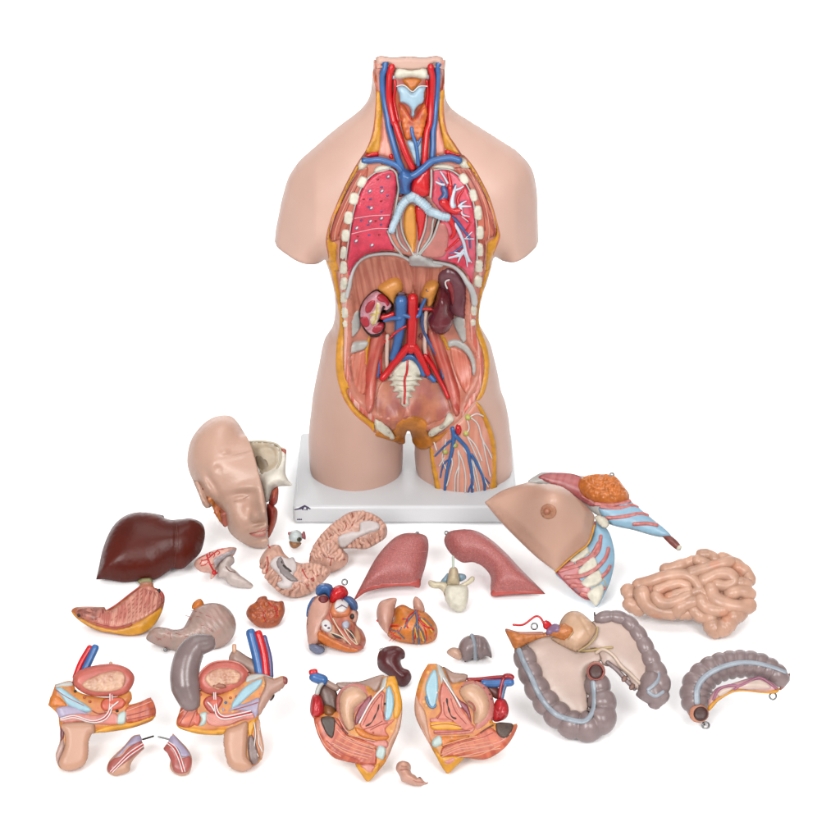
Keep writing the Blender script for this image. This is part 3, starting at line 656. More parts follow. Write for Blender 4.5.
for y, a in ((318,100),(350,80),(385,60),(425,40)): T('sacrum_line', 'X7', [(316-a,y),(316,y+6),(316+a,y)], M('bone_line_paint', (196,184,160), .5), .5, SS, seg=6)
# great vessels, kidneys, spleen
D('adrenal_gland', 'X5', [(258,350),(330,282),(430,248),(480,282),(492,370),(440,410),(415,500),(340,430)], M('adrenal_orange', (228,152,72), .36, .1, 60, .2), .012, .002, r=.016)
kid = D('kidney_section', 'X5', [(240,360),(300,392),(370,455),(412,520),(390,558),(340,582),(303,574),(318,540),(300,600),(274,650),(302,645),(332,690),(312,760),(250,797),(190,797),(130,742),(88,650),(82,560),(130,455)], M('kidney_capsule', (48,22,20), .34, .2), .014, .003, r=.006)
KS2 = Surf(kid)
D('kidney_cortex', 'X5', [(240,385),(300,412),(355,470),(385,520),(345,560),(318,555),(330,530),(310,520),(290,570),(270,640),(255,670),(285,675),(310,700),(290,760),(240,782),(190,780),(140,730),(105,650),(100,560),(145,460)], M('kidney_cortex_paint', (220,158,168), .36, .2, 140, .2, spots=(((150,130,180), 300, .16), ((205,60,90), 260, .2))), .0012, .0004, KS2, step=1.2)
MD = M('kidney_pyramid', (188,40,58), .34, .15, 90)
for p in ([(248,440),(280,412),(325,435),(365,495),(350,525),(318,490),(275,475)], [(185,478),(232,462),(232,505),(195,570),(155,585),(142,540)], [(102,632),(155,615),(185,685),(155,718),(118,700)], [(205,752),(228,705),(305,682),(302,740),(245,775)]): D('kidney_pyramid', 'X5', p, MD, .0014, .0014, KS2, step=1)
D('kidney_pelvis', 'X5', [(250,480),(285,500),(280,560),(260,640),(240,690),(200,690),(185,640),(215,590),(180,590),(230,550)], M('kidney_pelvis_paint', (236,214,176), .36, .15, 160, .2, spots=(((220,190,60), 300, .14),)), .0016, .0014, KS2, step=1)
for p in ([(190,600),(250,590),(280,570)], [(250,500),(245,560),(240,640)], [(215,690),(240,630)]): T('kidney_line', 'X5', p, M('yellow_line', (222,190,70), .4), .5, KS2, lift=.003, seg=6)
spl = D('spleen', 'X6', [(350,135),(430,158),(500,228),(541,330),(532,500),(512,632),(460,622),(400,600),(350,560),(300,400),(265,300),(265,230),(290,170)], M('spleen_paint', (116,62,72), .26, .12, 40, .06), .009, .001, r=.02, relax=40)
D('spleen_hilum', 'X6', [(330,292),(358,268),(385,300),(408,360),(412,480),(390,520),(372,420),(345,350)], M('hilum_paint', (150,40,48), .36, .2, 120), .002, .0005, r=.004, base=Surf(spl))
T('hilum_rim', 'X6', [(350,350),(328,300),(345,272),(370,272)], WHITE, .8, k=1, base=Surf(spl), lift=.001)
D('kidney', 'X6', [(275,330),(330,330),(368,400),(370,510),(408,590),(370,680),(290,727),(210,702),(163,620),(200,530),(242,430)], M('kidney_paint', (112,40,48), .22, .12, 30, .05), .028, .021, r=.026, relax=40)
adr = D('adrenal_gland', 'X6', [(108,380),(160,290),(240,275),(270,310),(250,400),(205,500),(160,512),(150,440),(102,430)], MATS['adrenal_orange'], .014, .006, r=.014)
D('adrenal_vein', 'X6', ellip(165, 375, 20, 14, 30), LB, .003, 0, Surf(adr))
T('ureter', 'X7', [(192,30),(188,150),(190,250),(214,312)], M('ureter_paint', (240,206,190), .34, .06), 2.1, k=1.6)
T('ureter', None, Z('X6', [(150,560),(142,660),(142,740)]) + Z('X7', [(452,90),(458,170),(470,250),(482,320)]), MATS['ureter_paint'], 2.1, k=1.6)
T('gonadal_vein', 'X7', [(145,130),(130,220),(122,320)], BLUE, 1.4, k=2.5)
T('gonadal_artery', 'X7', [(235,25),(190,60),(150,92),(142,200),(138,300)], RED, 1.0, k=4)
T('gonadal_vein', None, Z('X6', [(115,580),(112,680),(135,760)]) + Z('X7', [(470,50),(520,140),(560,220),(585,330)]), LB, 1.7, k=2.5)
T('gonadal_artery', 'X7', [(465,120),(500,200),(545,290)], RED, .9, k=4)
T('iliac_vein', 'X7', [(300,185),(345,165),(400,195),(432,250),(446,300)], BLUE, 3.4, k=1.4)
T('iliac_vein', 'X7', [(478,300),(500,325),(520,345)], BLUE, 2.6, k=2.2)
ivc = T('inferior_vena_cava', None, [(401.5,297),(401,312),(399.5,328),(397,343),(393,356)], BLUE, 6.3, r2=3.8, k=1.4)
T('renal_vein', 'X5', [(470,590),(400,600),(322,628)], BLUE, 2.6, r2=1.7, k=4.5)
T('renal_artery', 'X5', [(400,570),(350,590),(300,600)], RED, 2.4, k=3)
T('aorta', None, [(412.7,294),(412.7,310),(412,330),(411,346)], RED, 5.2, r2=4.8, k=1.8)
T('iliac_artery', None, [(411,342)] + Z('X7', [(345,80),(300,135),(240,215),(190,285),(150,330)]), RED, 4.0, r2=3.3, k=2.4)
T('iliac_artery', None, [(411,342)] + Z('X7', [(375,80),(415,150),(450,230),(475,290)]), RED, 4.0, r2=3.0, k=2.6)
T('iliac_artery', 'X7', [(455,160),(500,230),(545,310),(600,410),(625,470)], RED, 2.3, r2=2.0, k=3)
T('renal_vein', None, Z('X5', [(500,560),(575,585),(650,570)]) + Z('X6', [(90,560),(105,500),(130,450),(165,380)]), BLUE, 2.4, r2=1.5, k=5)
T('renal_artery', 'X6', [(75,520),(120,515),(200,520)], RED, 1.5, k=6)
T('mesenteric_artery', 'X5', [(520,665),(460,700),(400,745)], RED, 1.1, k=11)
D('vein_opening', 'X5', ellip(480, 408, 36, 14), M('opening_dark', (92,40,60), .4), .001, .0004, base=Surf(ivc), step=1)
for p in ([(425,20),(425,50)], [(415,35),(440,60)]): T('lymph_line', 'X7', p, M('lymph_paint', (150,50,60), .4), .9, k=3, seg=6)
# ------------------------------------------------------------------ torso: opened left thigh
TM = M('thigh_muscle_paint', (240,170,146), .36, .08, 30, .25, fib=((226,138,110), 16, .9, .6))
th = D('thigh_muscle', 'X8', [(76,400),(160,330),(260,232),(300,200),(380,105),(425,55),(480,160),(540,320),(570,480),(580,600),(578,772),(380,786),(240,784),(140,772),(115,640),(95,520)], TM, .0026, .0002, KS, ang=2)
HS = Surf(th)
D('fat_strip', 'X8', [(76,395),(108,398),(116,500),(142,600),(166,770),(132,772),(105,640),(85,520)], FAT, .0022, .0002, HS)
D('fat_strip', 'X8', [(420,50),(452,68),(502,150),(552,270),(580,400),(584,600),(580,766),(526,766),(545,600),(542,470),(520,320),(480,180),(448,110)], FAT, .0022, .0002, HS)
for p, r, r2 in (([(250,255),(258,320),(245,420),(232,480),(205,600),(186,765)], 2.3, 1.3), ([(262,300),(310,350),(360,410),(375,480),(395,600),(398,775)], 2.2, 1.3), ([(390,450),(430,520),(470,600),(490,680),(490,765)], 1.7, 1.1), ([(240,340),(180,400),(115,465)], 1.4, .8), ([(215,490),(180,530),(155,630)], 1.2, .7), ([(395,670),(370,730),(352,785)], 1.0, .8), ([(485,620),(530,675)], .9, .6)):
    T('thigh_vein', 'X8', p, BLUE, r, HS, r2=r2, k=.25)
D('femoral_artery', 'X8', [(280,225),(300,215),(318,270),(300,308),(275,295),(268,250)], RED, .006, 0, HS)
for p in ([(200,330),(190,400),(170,480),(200,560)], [(290,430),(300,520),(270,620),(265,770)], [(290,420),(330,520),(350,640),(345,740)], [(330,400),(400,520),(410,600),(450,760)], [(355,305),(400,400),(450,520),(490,640),(520,700)], [(385,170),(440,220),(470,330),(520,420),(545,480)], [(375,170),(430,140),(480,160)], [(345,300),(420,380),(470,500)], [(225,460),(250,500),(225,620),(205,690)], [(475,330),(500,460),(535,620)], [(190,470),(150,540)], [(300,530),(290,640),(290,770)], [(360,190),(375,260),(345,300)], [(110,360),(130,420)], [(380,600),(410,710)], [(235,450),(245,490)], [(400,480),(440,640),(460,770)]):
    T('thigh_nerve', 'X8', p, WHITE, .75, HS, k=.6, seg=6)
LN = M('lymph_node_paint', (206,200,110), .36, .12, 90)
for x, y in ((365,170),(350,292),(268,380),(195,432)): D('lymph_node', 'X8', ellip(x, y, 24, 24, 0, 10), LN, .0045, .0005, HS)
# ------------------------------------------------------------------ loose organs laid out on the floor
for k, a in dict(U=(60,400,160,840),F=(170,400,140,735),G=(40,560,160,840),H=(140,580,160,672),I=(40,640,160,840),J=(180,490,220,840),K=(290,560,150,840),L=(300,640,120,672),
                 MM=(400,640,130,728),NN=(350,510,200,840),OO=(470,450,230,840),P=(600,530,170,840),Q=(490,590,190,840),R=(660,630,150,840),S=(360,620,140,653),
                 LV=(90,500,120,840),CB=(190,540,70,840),BR=(250,500,145,840),EY=(280,520,32,840),FH=(180,405,120,672),OM=(240,590,52,840),ST=(140,590,120,840),VT=(425,545,55,660)).items(): frame(k, *a)
def organ(name, label, cat, px, py, elev=52, yaw=0, lift=.004, group=None):
    p = floor_hit(px, py); return thing(name, label, cat, (p.x, p.y, 0), group), lean(px, py, elev, yaw, lift)
def B(name, fr, pts, pl, m, root, **k): return blob(name, Z(fr, pts) if fr else pts, pl, m, root, **k)
def up(pl, dz): return Plane(pl.p0 + pl.n * dz, pl.n)
def ringwire(name, px, py, r, base, root, rw=.8, tilt=0):
    rw = max(rw, .75)
    l, n = base.cast(px, py); c = l + n * (r * .4 * PXM)
    u = RT; w = (UP + FW * math.tan(math.radians(tilt))).normalized()
    P = [c + (u * math.cos(a) + w * math.sin(a)) * r * PXM for a in np.linspace(0, 2 * math.pi, 18, endpoint=False)]
    return tube3(name, P, [rw * PXM] * 18, STEEL, root, 6, closed=True)
def gauss(cx, cy, sx, sy=None, rot=0):
    sy = sy or sx; c, s = math.cos(math.radians(rot)), math.sin(math.radians(rot))
    def g(x, y):
        dx, dy = x - cx, y - cy; u, w = dx * c + dy * s, -dx * s + dy * c; return math.exp(-(u*u/(2*sx*sx) + w*w/(2*sy*sy)))
    return g
def gz(fr, cx, cy, sx, sy=None, rot=0):
    x0, y0, s = FR[fr]; return gauss(x0 + cx*s, y0 + cy*s, sx*s, (sy or sx)*s, rot)
def ridged(scale, seed=0.0):
    def g(x, y):
        a = mnoise.noise((x*scale + seed, y*scale, seed)); b = mnoise.noise((x*scale*1.9 + seed, y*scale*1.9 + 5, seed))
        return -max(0, 1 - abs(a) * 5)**1.5 - .4 * max(0, 1 - abs(b) * 5)
    return g
# --- liver
LIV = M('liver_paint', (98,33,21), .34, .12, 18, .04, 120, spec=.2)
root, pl = organ('liver', 'large glossy dark brown liver with green gallbladder peeking out below', 'liver', 124, 583, 50)
lg = gz('LV', 600, 330, 9, 150, 2)
liv = B('lobes', 'LV', [(43,556,1),(60,480),(90,340),(150,200),(220,125),(300,90),(380,85),(460,95),(515,108,1),(522,126,1),(570,138),(640,133),(720,132),(780,160),(803,210),(800,280),(770,370),(700,440),(650,480),(600,483),(580,475,1),(480,545),(430,560),(340,565),(240,575),(170,565),(100,555)], pl, LIV, root, H=.036, Hb=.045, R=.07, step=1.8, bump=lambda x, y: -.0018 * lg(x, y))
T('ligament_line', 'LV', [(606,175),(616,290),(600,390),(590,460)], M('liver_line', (112,50,38), .3), .4, Surf(liv), root, seg=6)
B('gallbladder', 'LV', [(330,566),(370,545),(430,545),(440,570),(425,598),(370,600)], up(pl, .006), M('gallbladder_paint', (150,142,98), .3, .08), root, H=.008)
# --- cerebellum with brain stem
GB = M('brainstem_paint', (214,196,188), .36, .08, 120, .3, 300)
root, pl = organ('cerebellum', 'small cream brain stem with cerebellum carrying red arteries beside the liver', 'brain part', 245, 588, 52)
cb = B('cerebellum', 'CB', [(50,290),(80,230),(180,170),(270,130),(400,95),(520,85),(560,100),(550,140),(520,190),(420,260),(340,310),(320,360),(300,430),(250,470),(240,400),(150,385),(80,350)], pl, M('cerebellum_paint', (232,176,158), .36, .14, 140, .4, 200, spots=(((238,196,180), 160, .2),)), root, H=.016, Hb=.02, step=1.0)
bs = B('brain_stem', 'CB', [(330,330),(400,225),(480,180),(525,210),(530,270),(490,320),(550,370),(600,420),(700,490),(755,540),(740,575),(640,575),(520,555),(450,520),(410,450),(340,440)], pl, GB, root, H=.013, Hb=.018, step=1.0)
CS = Surf(cb, bs)
D('cut_folia', 'CB', [(280,235),(400,165),(540,108),(535,150),(420,215),(340,285),(300,335),(288,290)], M('folia_paint', (190,178,180), .4, .2, 200, .4, 400), .0015, .0005, CS, root, step=1)
for p, r in (([(205,180),(215,230),(245,300),(270,350),(290,395)], .8), ([(140,245),(200,235),(240,200),(330,130)], .6), ([(240,150),(230,190),(270,170)], .5), ([(330,120),(400,110)], .5), ([(120,290),(150,240)], .4)):
    T('artery', 'CB', p, RED, r, CS, root, step=1, seg=6)
for p in ([(180,190),(150,200),(110,230)], [(220,260),(180,300),(130,310)], [(330,130),(360,150),(330,180)], [(270,150),(300,170),(280,210)], [(245,300),(280,290)]): T('artery', 'CB', p, RED, .38, CS, root, step=1, seg=6)
D('artery_end', 'CB', ellip(290, 392, 28, 30), RED, .003, .0005, CS, root, step=.8)
T('fold_line', 'CB', [(430,320),(470,370),(540,390)], M('fold_dark', (140,96,86), .5), .5, CS, root, step=1, seg=6)
# --- two halves of the brain core
BRN = M('cortex_paint', (228,174,152), .34, .14, 90, .2, 240, fib=None, spots=(((234,184,162), 90, .22),))
WM2 = M('white_matter_paint', (222,208,204), .38, .06, 80)
root, pl = organ('brain_half', 'folded pink brain half with white core lying in front of the base plate', 'brain', 352, 571, 50)
rg = ridged(.13, 3)
b2 = B('cortex', 'BR', [(345,330),(370,260),(430,180),(500,120),(580,70),(660,65),(740,95),(790,150),(790,210),(750,245),(670,285),(600,280),(540,285),(568,320),(560,370),(500,410),(440,420),(400,385),(345,365)], up(pl, .004), BRN, root, H=.022, Hb=.03, R=.03, step=1.3, bump=lambda x, y: .002 * rg(x, y))
S2 = Surf(b2)
D('white_core', 'BR', [(510,215),(590,185),(635,180),(640,135),(700,125),(745,145),(740,175),(680,195),(610,225),(550,265),(520,270)], WM2, .001, .0035, S2, root, relax=8)
for p in ([(350,350),(365,290),(430,250),(470,200)], [(440,330),(490,340),(550,345)], [(470,340),(465,380)], [(500,120),(520,170),(500,200)], [(590,75),(600,130),(580,165)], [(420,200),(460,230),(430,270)], [(540,95),(560,150),(545,180)], [(390,240),(420,290),(470,300)]):
    T('vessel', 'BR', p, M('brain_vessel', (186,84,62), .4), .55, S2, root, seg=6)
SUL = M('sulcus_paint', (176,92,72), .42)
def rim_folds(base, fr, rim, n, dx, dy, seed):
    q = np.array(smooth(Z(fr, rim), 1.0, False)); rr = random.Random(seed); rt = root
    for i in range(n):
        a = q[int((i + .5) / n * (len(q) - 1))]; ln = rr.uniform(7, 12); d = np.array([dx, dy]) + np.array([rr.uniform(-.25, .25), rr.uniform(-.25, .25)]); d /= np.linalg.norm(d); t = np.array([-d[1], d[0]])
        w = rr.uniform(-2.5, 2.5); pts = [tuple(a + d), tuple(a + d * ln * .4 + t * w), tuple(a + d * ln * .75 - t * w * .6), tuple(a + d * ln)]
        tube('gyrus', pts, base, BRN, root, rr.uniform(2.3, 3.0), r2=1.5, k=-.05, seg=12, step=1.2)
        if i % 2: tube('vessel', [tuple(np.array(p) + t * 2.6) for p in pts], base, SUL, root, .4, r2=.25, k=.5, seg=6, step=1.2)
rim_folds(S2, 'BR', [(352,320),(378,260),(435,185),(505,125),(582,78)], 14, .5, .8, 1)
rim_folds(S2, 'BR', [(600,75),(665,72),(735,102),(783,155)], 9, -.4, .8, 2)
rim_folds(S2, 'BR', [(770,225),(720,250),(670,275),(610,272),(560,270)], 8, -.2, -.7, 8)
rim_folds(S2, 'BR', [(400,300),(440,260),(480,230)], 5, .2, .9, 9)
rim_folds(S2, 'BR', [(420,250),(470,240),(520,290),(545,330)], 6, -.3, .9, 5)
root, pl = organ('brain_half', 'hollowed pink brain half with grey ventricle and red arteries left of the heart', 'brain', 290, 598, 50)
rg2 = ridged(.14, 9)
b1 = B('cortex', 'BR', [(55,360),(75,310),(120,265),(170,262),(200,310),(235,340),(290,365),(350,365),(430,380),(470,410),(420,480),(340,545),(260,565),(190,550),(140,510),(95,460),(90,410)], pl, BRN, root, H=.018, Hb=.028, R=.028, step=1.3, bump=lambda x, y: .002 * rg2(x, y))
S1 = Surf(b1)
D('white_core', 'BR', [(120,375),(145,335),(180,330),(215,345),(245,340),(270,400),(250,440),(285,475),(310,470),(250,480),(240,510),(180,510),(160,480),(190,465),(165,430)], WM2, .001, .003, S1, root, relax=8)
D('ventricle', 'BR', [(155,355),(175,335),(200,380),(240,430),(280,470),(230,470),(190,440),(165,400)], M('ventricle_paint', (150,136,134), .4), .0012, .0038, S1, root)
D('ventricle_slit', 'BR', [(175,335),(190,375),(240,420),(232,424),(185,390)], DARK, .0012, .0046, S1, root, step=1)
for p in ([(105,262),(130,300)], [(100,330),(108,370),(95,420),(110,440)], [(60,370),(110,380)], [(300,400),(340,460),(400,430)], [(330,500),(370,460)], [(280,520),(300,470)]):
    T('vessel', 'BR', p, M('brain_artery', (206,50,44), .4), .6, S1, root, seg=6)
rim_folds(S1, 'BR', [(62,380),(95,450),(145,505),(200,545),(265,558)], 9, .5, -.8, 3)
rim_folds(S1, 'BR', [(300,375),(350,370),(425,388),(455,415)], 7, -.2, .9, 4)
rim_folds(S1, 'BR', [(300,545),(350,530),(410,480)], 5, -.4, -.8, 6)
# --- eyeball
root, pl = organ('eyeball', 'tiny eyeball with dark iris and brown socket flesh below it', 'eyeball', 294.5, 548.5, 40, lift=.008)
P0 = up(pl, 0)
B('socket_flesh', 'EY', [(240,560),(300,540),(420,560),(560,600),(520,680),(420,740),(340,745),(270,690)], P0, M('socket_paint', (176,120,76), .4, .15, 200, .3), root, H=.007, step=.7, ground=True)
eb = B('globe', 'EY', ellip(410, 440, 185, 180), up(pl, .003), M('sclera_paint', (214,224,222), .2, .05, 150), root, H=.0105, step=.7)
ES = Surf(eb)
D('iris', 'EY', ellip(505, 512, 62, 62), M('iris_paint', (84,74,44), .2, .2, 600), .0006, .0003, ES, root, step=.5)
D('pupil', 'EY', ellip(508, 514, 34, 34), M('pupil_black', (22,16,14), .15), .0006, .0008, ES, root, step=.4)
B('eye_muscle', 'EY', [(600,310),(640,290),(672,400),(668,510),(620,500),(560,440)], up(pl, .004), M('eye_muscle_paint', (168,84,88), .4, .1, 200), root, H=.003, step=.7)
B('eye_muscle', 'EY', [(215,320),(280,320),(300,360),(240,400),(212,380)], up(pl, .006), MATS['eye_muscle_paint'], root, H=.004, step=.7)
# --- orange brown lump
root, pl = organ('duodenum_piece', 'small lumpy orange brown organ piece left of the open heart', 'organ piece', 266, 628, 52)
rg3 = ridged(.22, 4)
om = B('body', 'OM', [(100,360),(150,260),(250,190),(300,120),(380,95),(430,105),(450,150),(520,165),(600,185),(690,180),(720,260),(725,340),(690,450),(620,560),(520,600),(420,610),(290,595),(190,520),(120,440)], pl, M('lump_paint', (186,92,52), .34, .2, 110, .3, 200, spots=(((206,110,44), 90, .25), ((190,60,50), 140, .16))), root, H=.016, Hb=.02, R=.02, step=1.0, bump=lambda x, y: .003 * rg3(x, y), noise=.003, nfreq=90)
for p in ([(460,200),(500,250),(560,300),(620,420)], [(400,340),(380,420),(420,520)], [(560,260),(600,330),(580,440)]): T('vessel', 'OM', p, RED, .4, Surf(om), root, step=1, seg=6)
# --- stomach halves
STM = M('stomach_paint', (186,158,146), .34, .10, 30, .2, 160, fib=((206,150,138), 12, 4, .3))
root, pl = organ('stomach_half', 'closed grey pink stomach half with small orange stub on top', 'stomach', 176, 651, 50)
st = B('wall', 'ST', [(43,340),(70,290),(120,260),(190,265),(240,277),(300,265),(340,200),(380,130),(440,100),(520,90),(590,110),(650,170),(672,250),(650,330),(590,390),(520,415),(440,420),(360,424),(270,428),(160,400),(80,370)], pl, STM, root, H=.03, Hb=.03, R=.036, step=1.6, ang=35, bump=lambda x, y: .0006 * math.sin((x*.8 - y*.6) * 1.1 + 2 * mnoise.noise((x*.08, y*.08, 0))))
sts = Surf(st); rr = random.Random(11)
for i in range(13):
    a, b = rr.uniform(320, 560), rr.uniform(140, 330); L_ = rr.uniform(40, 90)
    T('fold_vessel', 'ST', [(a, b), (a + L_*.4, b + L_*.12 + rr.uniform(-8, 8)), (a + L_*.8, b + L_*.35 + rr.uniform(-8, 8)), (a + L_, b + L_*.5)], M('fold_vessel_paint', (186,116,106), .4), .32, sts, root, r2=.18, k=.1, seg=6)
for p in ([(90,290),(110,330),(150,350)], [(120,350),(170,330),(200,300)], [(210,300),(215,340)], [(250,300),(300,320),(350,330)]): T('fold_vessel', 'ST', p, MATS['fold_vessel_paint'], .35, sts, root, k=.1, seg=6)
B('esophagus_stub', 'ST', [(365,132),(372,90),(420,60),(448,95),(430,130)], up(pl, .006), ORANGE, root, H=.007, step=1.2)
ringwire('magnet_pin', 165.5, 650, 1.2, pl, root, .6)
FOLD = M('stomach_folds', (230,160,138), .34, .12, 60, .5, 160, fib=((192,96,84), 14, 2.2, .75))
root, pl = organ('stomach_half', 'opened stomach half showing pink inner folds with yellow lower rim', 'stomach', 131, 636, 52)
so = B('wall', 'G', [(165,270),(190,248),(338,247,1),(352,264),(400,235),(470,180),(520,140),(530,120),(590,120),(600,145),(640,165),(655,200),(640,270),(600,340),(540,385),(470,397),(380,385),(290,365),(210,320)], pl, M('stomach_outer', (196,112,70), .34, .14, 60), root, H=.012, Hb=.035, R=.02, edge=.001, step=1.6)
SSo = Surf(so)
D('rim_fat', 'G', [(168,272),(220,305),(300,343),(390,362),(480,343),(560,300),(635,250),(640,270),(600,340),(540,384),(470,395),(380,383),(290,363),(210,318)], FAT, .0015, .0003, SSo, root)
wv = lambda x, y: .0012 * math.sin(x * 1.5 + 3.2 * mnoise.noise((x*.1, y*.05, 1)))
D('inner_folds', 'G', [(186,274),(208,257),(332,256),(350,277),(362,276),(430,232),(530,148),(585,142),(632,185),(632,235),(575,290),(480,333),(390,352),(290,330),(220,300)], FOLD, .0016, .0003, SSo, root, ang=15, bump=wv, step=1.3)
rr = random.Random(5)
for i in range(10):
    u_ = .04 + .86 * i / 9; sx, sy = 540 + 88*u_, 150 + 30*u_; ex, ey = 345 + 275*u_**.8, 325 - 75*u_**1.6; mx, my = (sx+ex)/2 + 10 + 30*u_, (sy+ey)/2 - 6
    T('fold_line', 'G', [(sx, sy), ((sx+mx)/2 + rr.uniform(-7, 7), (sy+my)/2 + rr.uniform(-5, 5)), (mx + rr.uniform(-7, 7), my), ((ex+mx)/2 + rr.uniform(-8, 8), (ey+my)/2 + rr.uniform(-6, 6)), (ex, ey)], M('fold_groove_paint', (202,118,102), .4), .42, SSo, root, r2=.3, k=.2, lift=.0018, seg=6)
for i in range(5):
    a, b = rr.uniform(215, 310), rr.uniform(265, 310); T('fold_line', 'G', [(a-14, b-4), (a, b + rr.uniform(-8, 8)), (a+16, b+4)], MATS['pylorus_groove'] if 'pylorus_groove' in MATS else M('pylorus_groove', (150,84,72), .4), .4, SSo, root, k=.2, lift=.003, seg=6)
D('pylorus_folds', 'G', [(195,275),(215,260),(325,260),(330,290),(290,318),(230,297)], M('pylorus_paint', (196,120,100), .36, .2, 80, .5, fib=((130,66,56), 12, 6, .7)), .0012, .002, SSo, root)
T('rim_line', 'G', [(350,268),(400,238),(470,183),(525,142)], M('rim_red', (186,72,60), .4), .8, SSo, root)
T('rim_line', 'G', [(300,338),(390,356),(470,345),(480,338)], MATS['rim_red'], .9, SSo, root)
D('cardia_edge', 'G', [(604,150),(640,168),(652,200),(640,230),(628,190)], MATS['rim_red'], .002, .001, SSo, root)
for x, y in ((622,166),(207,288)): D('magnet', 'G', ellip(x, y, 9, 9, 0, 8), DARK, .002, .002, SSo, root, step=.8)
# --- vertebra
root, pl = organ('vertebra', 'cream vertebra with side processes and blue joints below the lungs', 'vertebra', 458, 611, 46)
B('body', 'VT', [(262,500),(330,488),(430,490),(500,498),(522,560),(516,650),(490,750),(450,790),(390,796),(320,762),(270,700),(238,630)], up(pl, .01), BONE, root, H=.012, Hb=.02, R=.006, edge=.004, step=1.2)
B('nerve', 'VT', [(215,520),(250,510),(275,620),(300,730),(270,700),(235,620)], up(pl, .006), M('nerve_yellow', (232,184,104), .4), root, H=.006, step=1.2)
B('process', 'VT', [(38,445),(60,422),(140,440),(220,440),(280,470),(270,560),(240,590),(180,530),(90,518),(50,490)], up(pl, .008), M('bone_process', (236,222,190), .42, .1, 120, .2), root, H=.010, Hb=.012, step=1.2)
B('process', 'VT', [(400,490),(500,430),(560,375),(592,385),(590,430),(520,480),(440,520)], up(pl, .008), MATS['bone_process'], root, H=.010, Hb=.012, step=1.2)
B('joint', 'VT', [(190,440),(230,380),(275,335),(290,440),(250,470)], up(pl, .004), M('joint_blue', (150,180,196), .36, .1), root, H=.010, step=1.2)
B('joint', 'VT', [(390,345),(480,355),(495,400),(420,440),(390,420)], up(pl, .004), MATS['joint_blue'], root, H=.010, step=1.2)
B('spinous_process', 'VT', [(280,345),(305,275),(375,268),(402,335),(412,475),(345,492),(268,475)], up(pl, .012), M('bone_tan', (222,202,168), .42, .1, 120, .2), root, H=.014, Hb=.012, step=1.2)
tube('rod', Z('VT', [(338,290),(338,145)]), up(pl, .012), M('rod_clear', (206,216,200), .2), root, 1.3)
# --- lungs
LUN = M('lung_paint', (208,116,112), .42, .18, 300, .4, 450, fine=.30, spots=(((226,158,148), 560, .26),))
LRIM = M('lung_rim_paint', (206,92,84), .34, .1, 60)
root, pl = organ('lung', 'pink lung piece with concave lower edge and straight inner edge, left of the vertebra', 'lung', 354, 600.5, 50)
lu = B('lobe', 'NN', [(15,378,1),(60,290),(110,200),(170,130),(220,100),(280,97),(320,110),(330,150),(318,230),(300,290),(292,325,1),(250,320),(150,326),(70,345)], pl, LUN, root, H=.026, Hb=.03, R=.045, step=1.8)
D('lower_edge', 'NN', [(18,377),(45,335),(75,318),(150,303),(250,300),(292,290),(292,325),(250,319),(150,325),(70,344)], LRIM, .0012, .0004, Surf(lu), root)
T('fissure', 'NN', [(175,160),(240,178),(318,176)], M('lung_line', (216,128,124), .4), .5, Surf(lu), root, seg=6)
ringwire('hook', 350 + 283*.2381, 510 + 99*.2381, 1.2, pl, root, .5)
root, pl = organ('lung', 'curved pink lung piece with pointed right tip, right of the vertebra', 'lung', 492, 598, 50)
lu = B('lobe', 'NN', [(395,130),(410,95),(450,83),(520,85),(580,115),(650,175),(720,250),(790,320),(820,352,1),(740,352),(650,358),(595,363,1),(590,330),(590,280),(560,240),(520,220),(470,220),(420,180)], pl, LUN, root, H=.028, Hb=.03, R=.045, step=1.8)
D('lower_edge', 'NN', [(594,340),(650,336),(730,336),(800,342),(818,352),(740,352),(650,358),(596,362)], LRIM, .0012, .0004, Surf(lu), root)
ringwire('hook', 350 + 405*.2381, 510 + 97*.2381, 1.5, pl, root, .5)
# --- open heart
root, pl = organ('heart_half', 'opened heart half showing white valves and chambers with blue and red vessels', 'heart', 352, 652, 44)
hb_ = B('muscle', 'K', [(95,330),(115,250),(150,200),(200,188),(225,225),(270,225),(330,255),(380,290),(378,330),(372,362),(405,395),(425,450),(405,500),(350,517),(260,500),(180,470),(120,480),(100,440),(92,390)], pl, M('heart_muscle', (200,104,80), .34, .14, 80, .25, fib=((226,150,118), 8, 6, .5)), root, H=.018, Hb=.02, R=.02, step=1.3)
HS_ = Surf(hb_)
B('superior_vein', 'K', [(145,190),(148,150),(185,130),(235,142),(240,190),(225,225),(200,192),(165,200)], up(pl, .006), BLUE, root, H=.014, step=1.3)
B('blue_vein', 'K', [(125,212),(150,205),(125,260),(108,320),(92,318),(98,260)], up(pl, -.004), BLUE, root, H=.01, step=1.3)
B('pulmonary_artery', 'K', [(285,215),(330,200),(372,232),(380,272),(360,292),(325,262)], up(pl, .008), M('pulmonary_blue', (76,106,156), .32, .1), root, H=.013, step=1.3)
B('aorta', 'K', [(222,228),(235,165),(270,140),(308,150),(327,190),(300,215),(265,235),(240,245)], up(pl, .012), RED, root, H=.014, step=1.3)
D('atrium', 'K', [(100,330),(118,255),(155,208),(200,195),(222,235),(212,300),(190,335),(165,400),(150,470),(110,480),(97,400)], M('atrium_paint', (226,170,150), .36, .08, 50), .003, .0005, HS_, root, r=.006)
D('vein_mouth', 'K', ellip(186, 228, 24, 20, 20), M('mouth_dark_red', (120,30,34), .4, .2), .002, .0035, HS_, root, step=1)
D('fat_edge', 'K', [(150,425),(160,395),(250,442),(330,482),(412,490),(350,515),(260,498),(180,468)], M('heart_fat', (226,120,44), .36, .16, 90), .003, .0008, HS_, root)
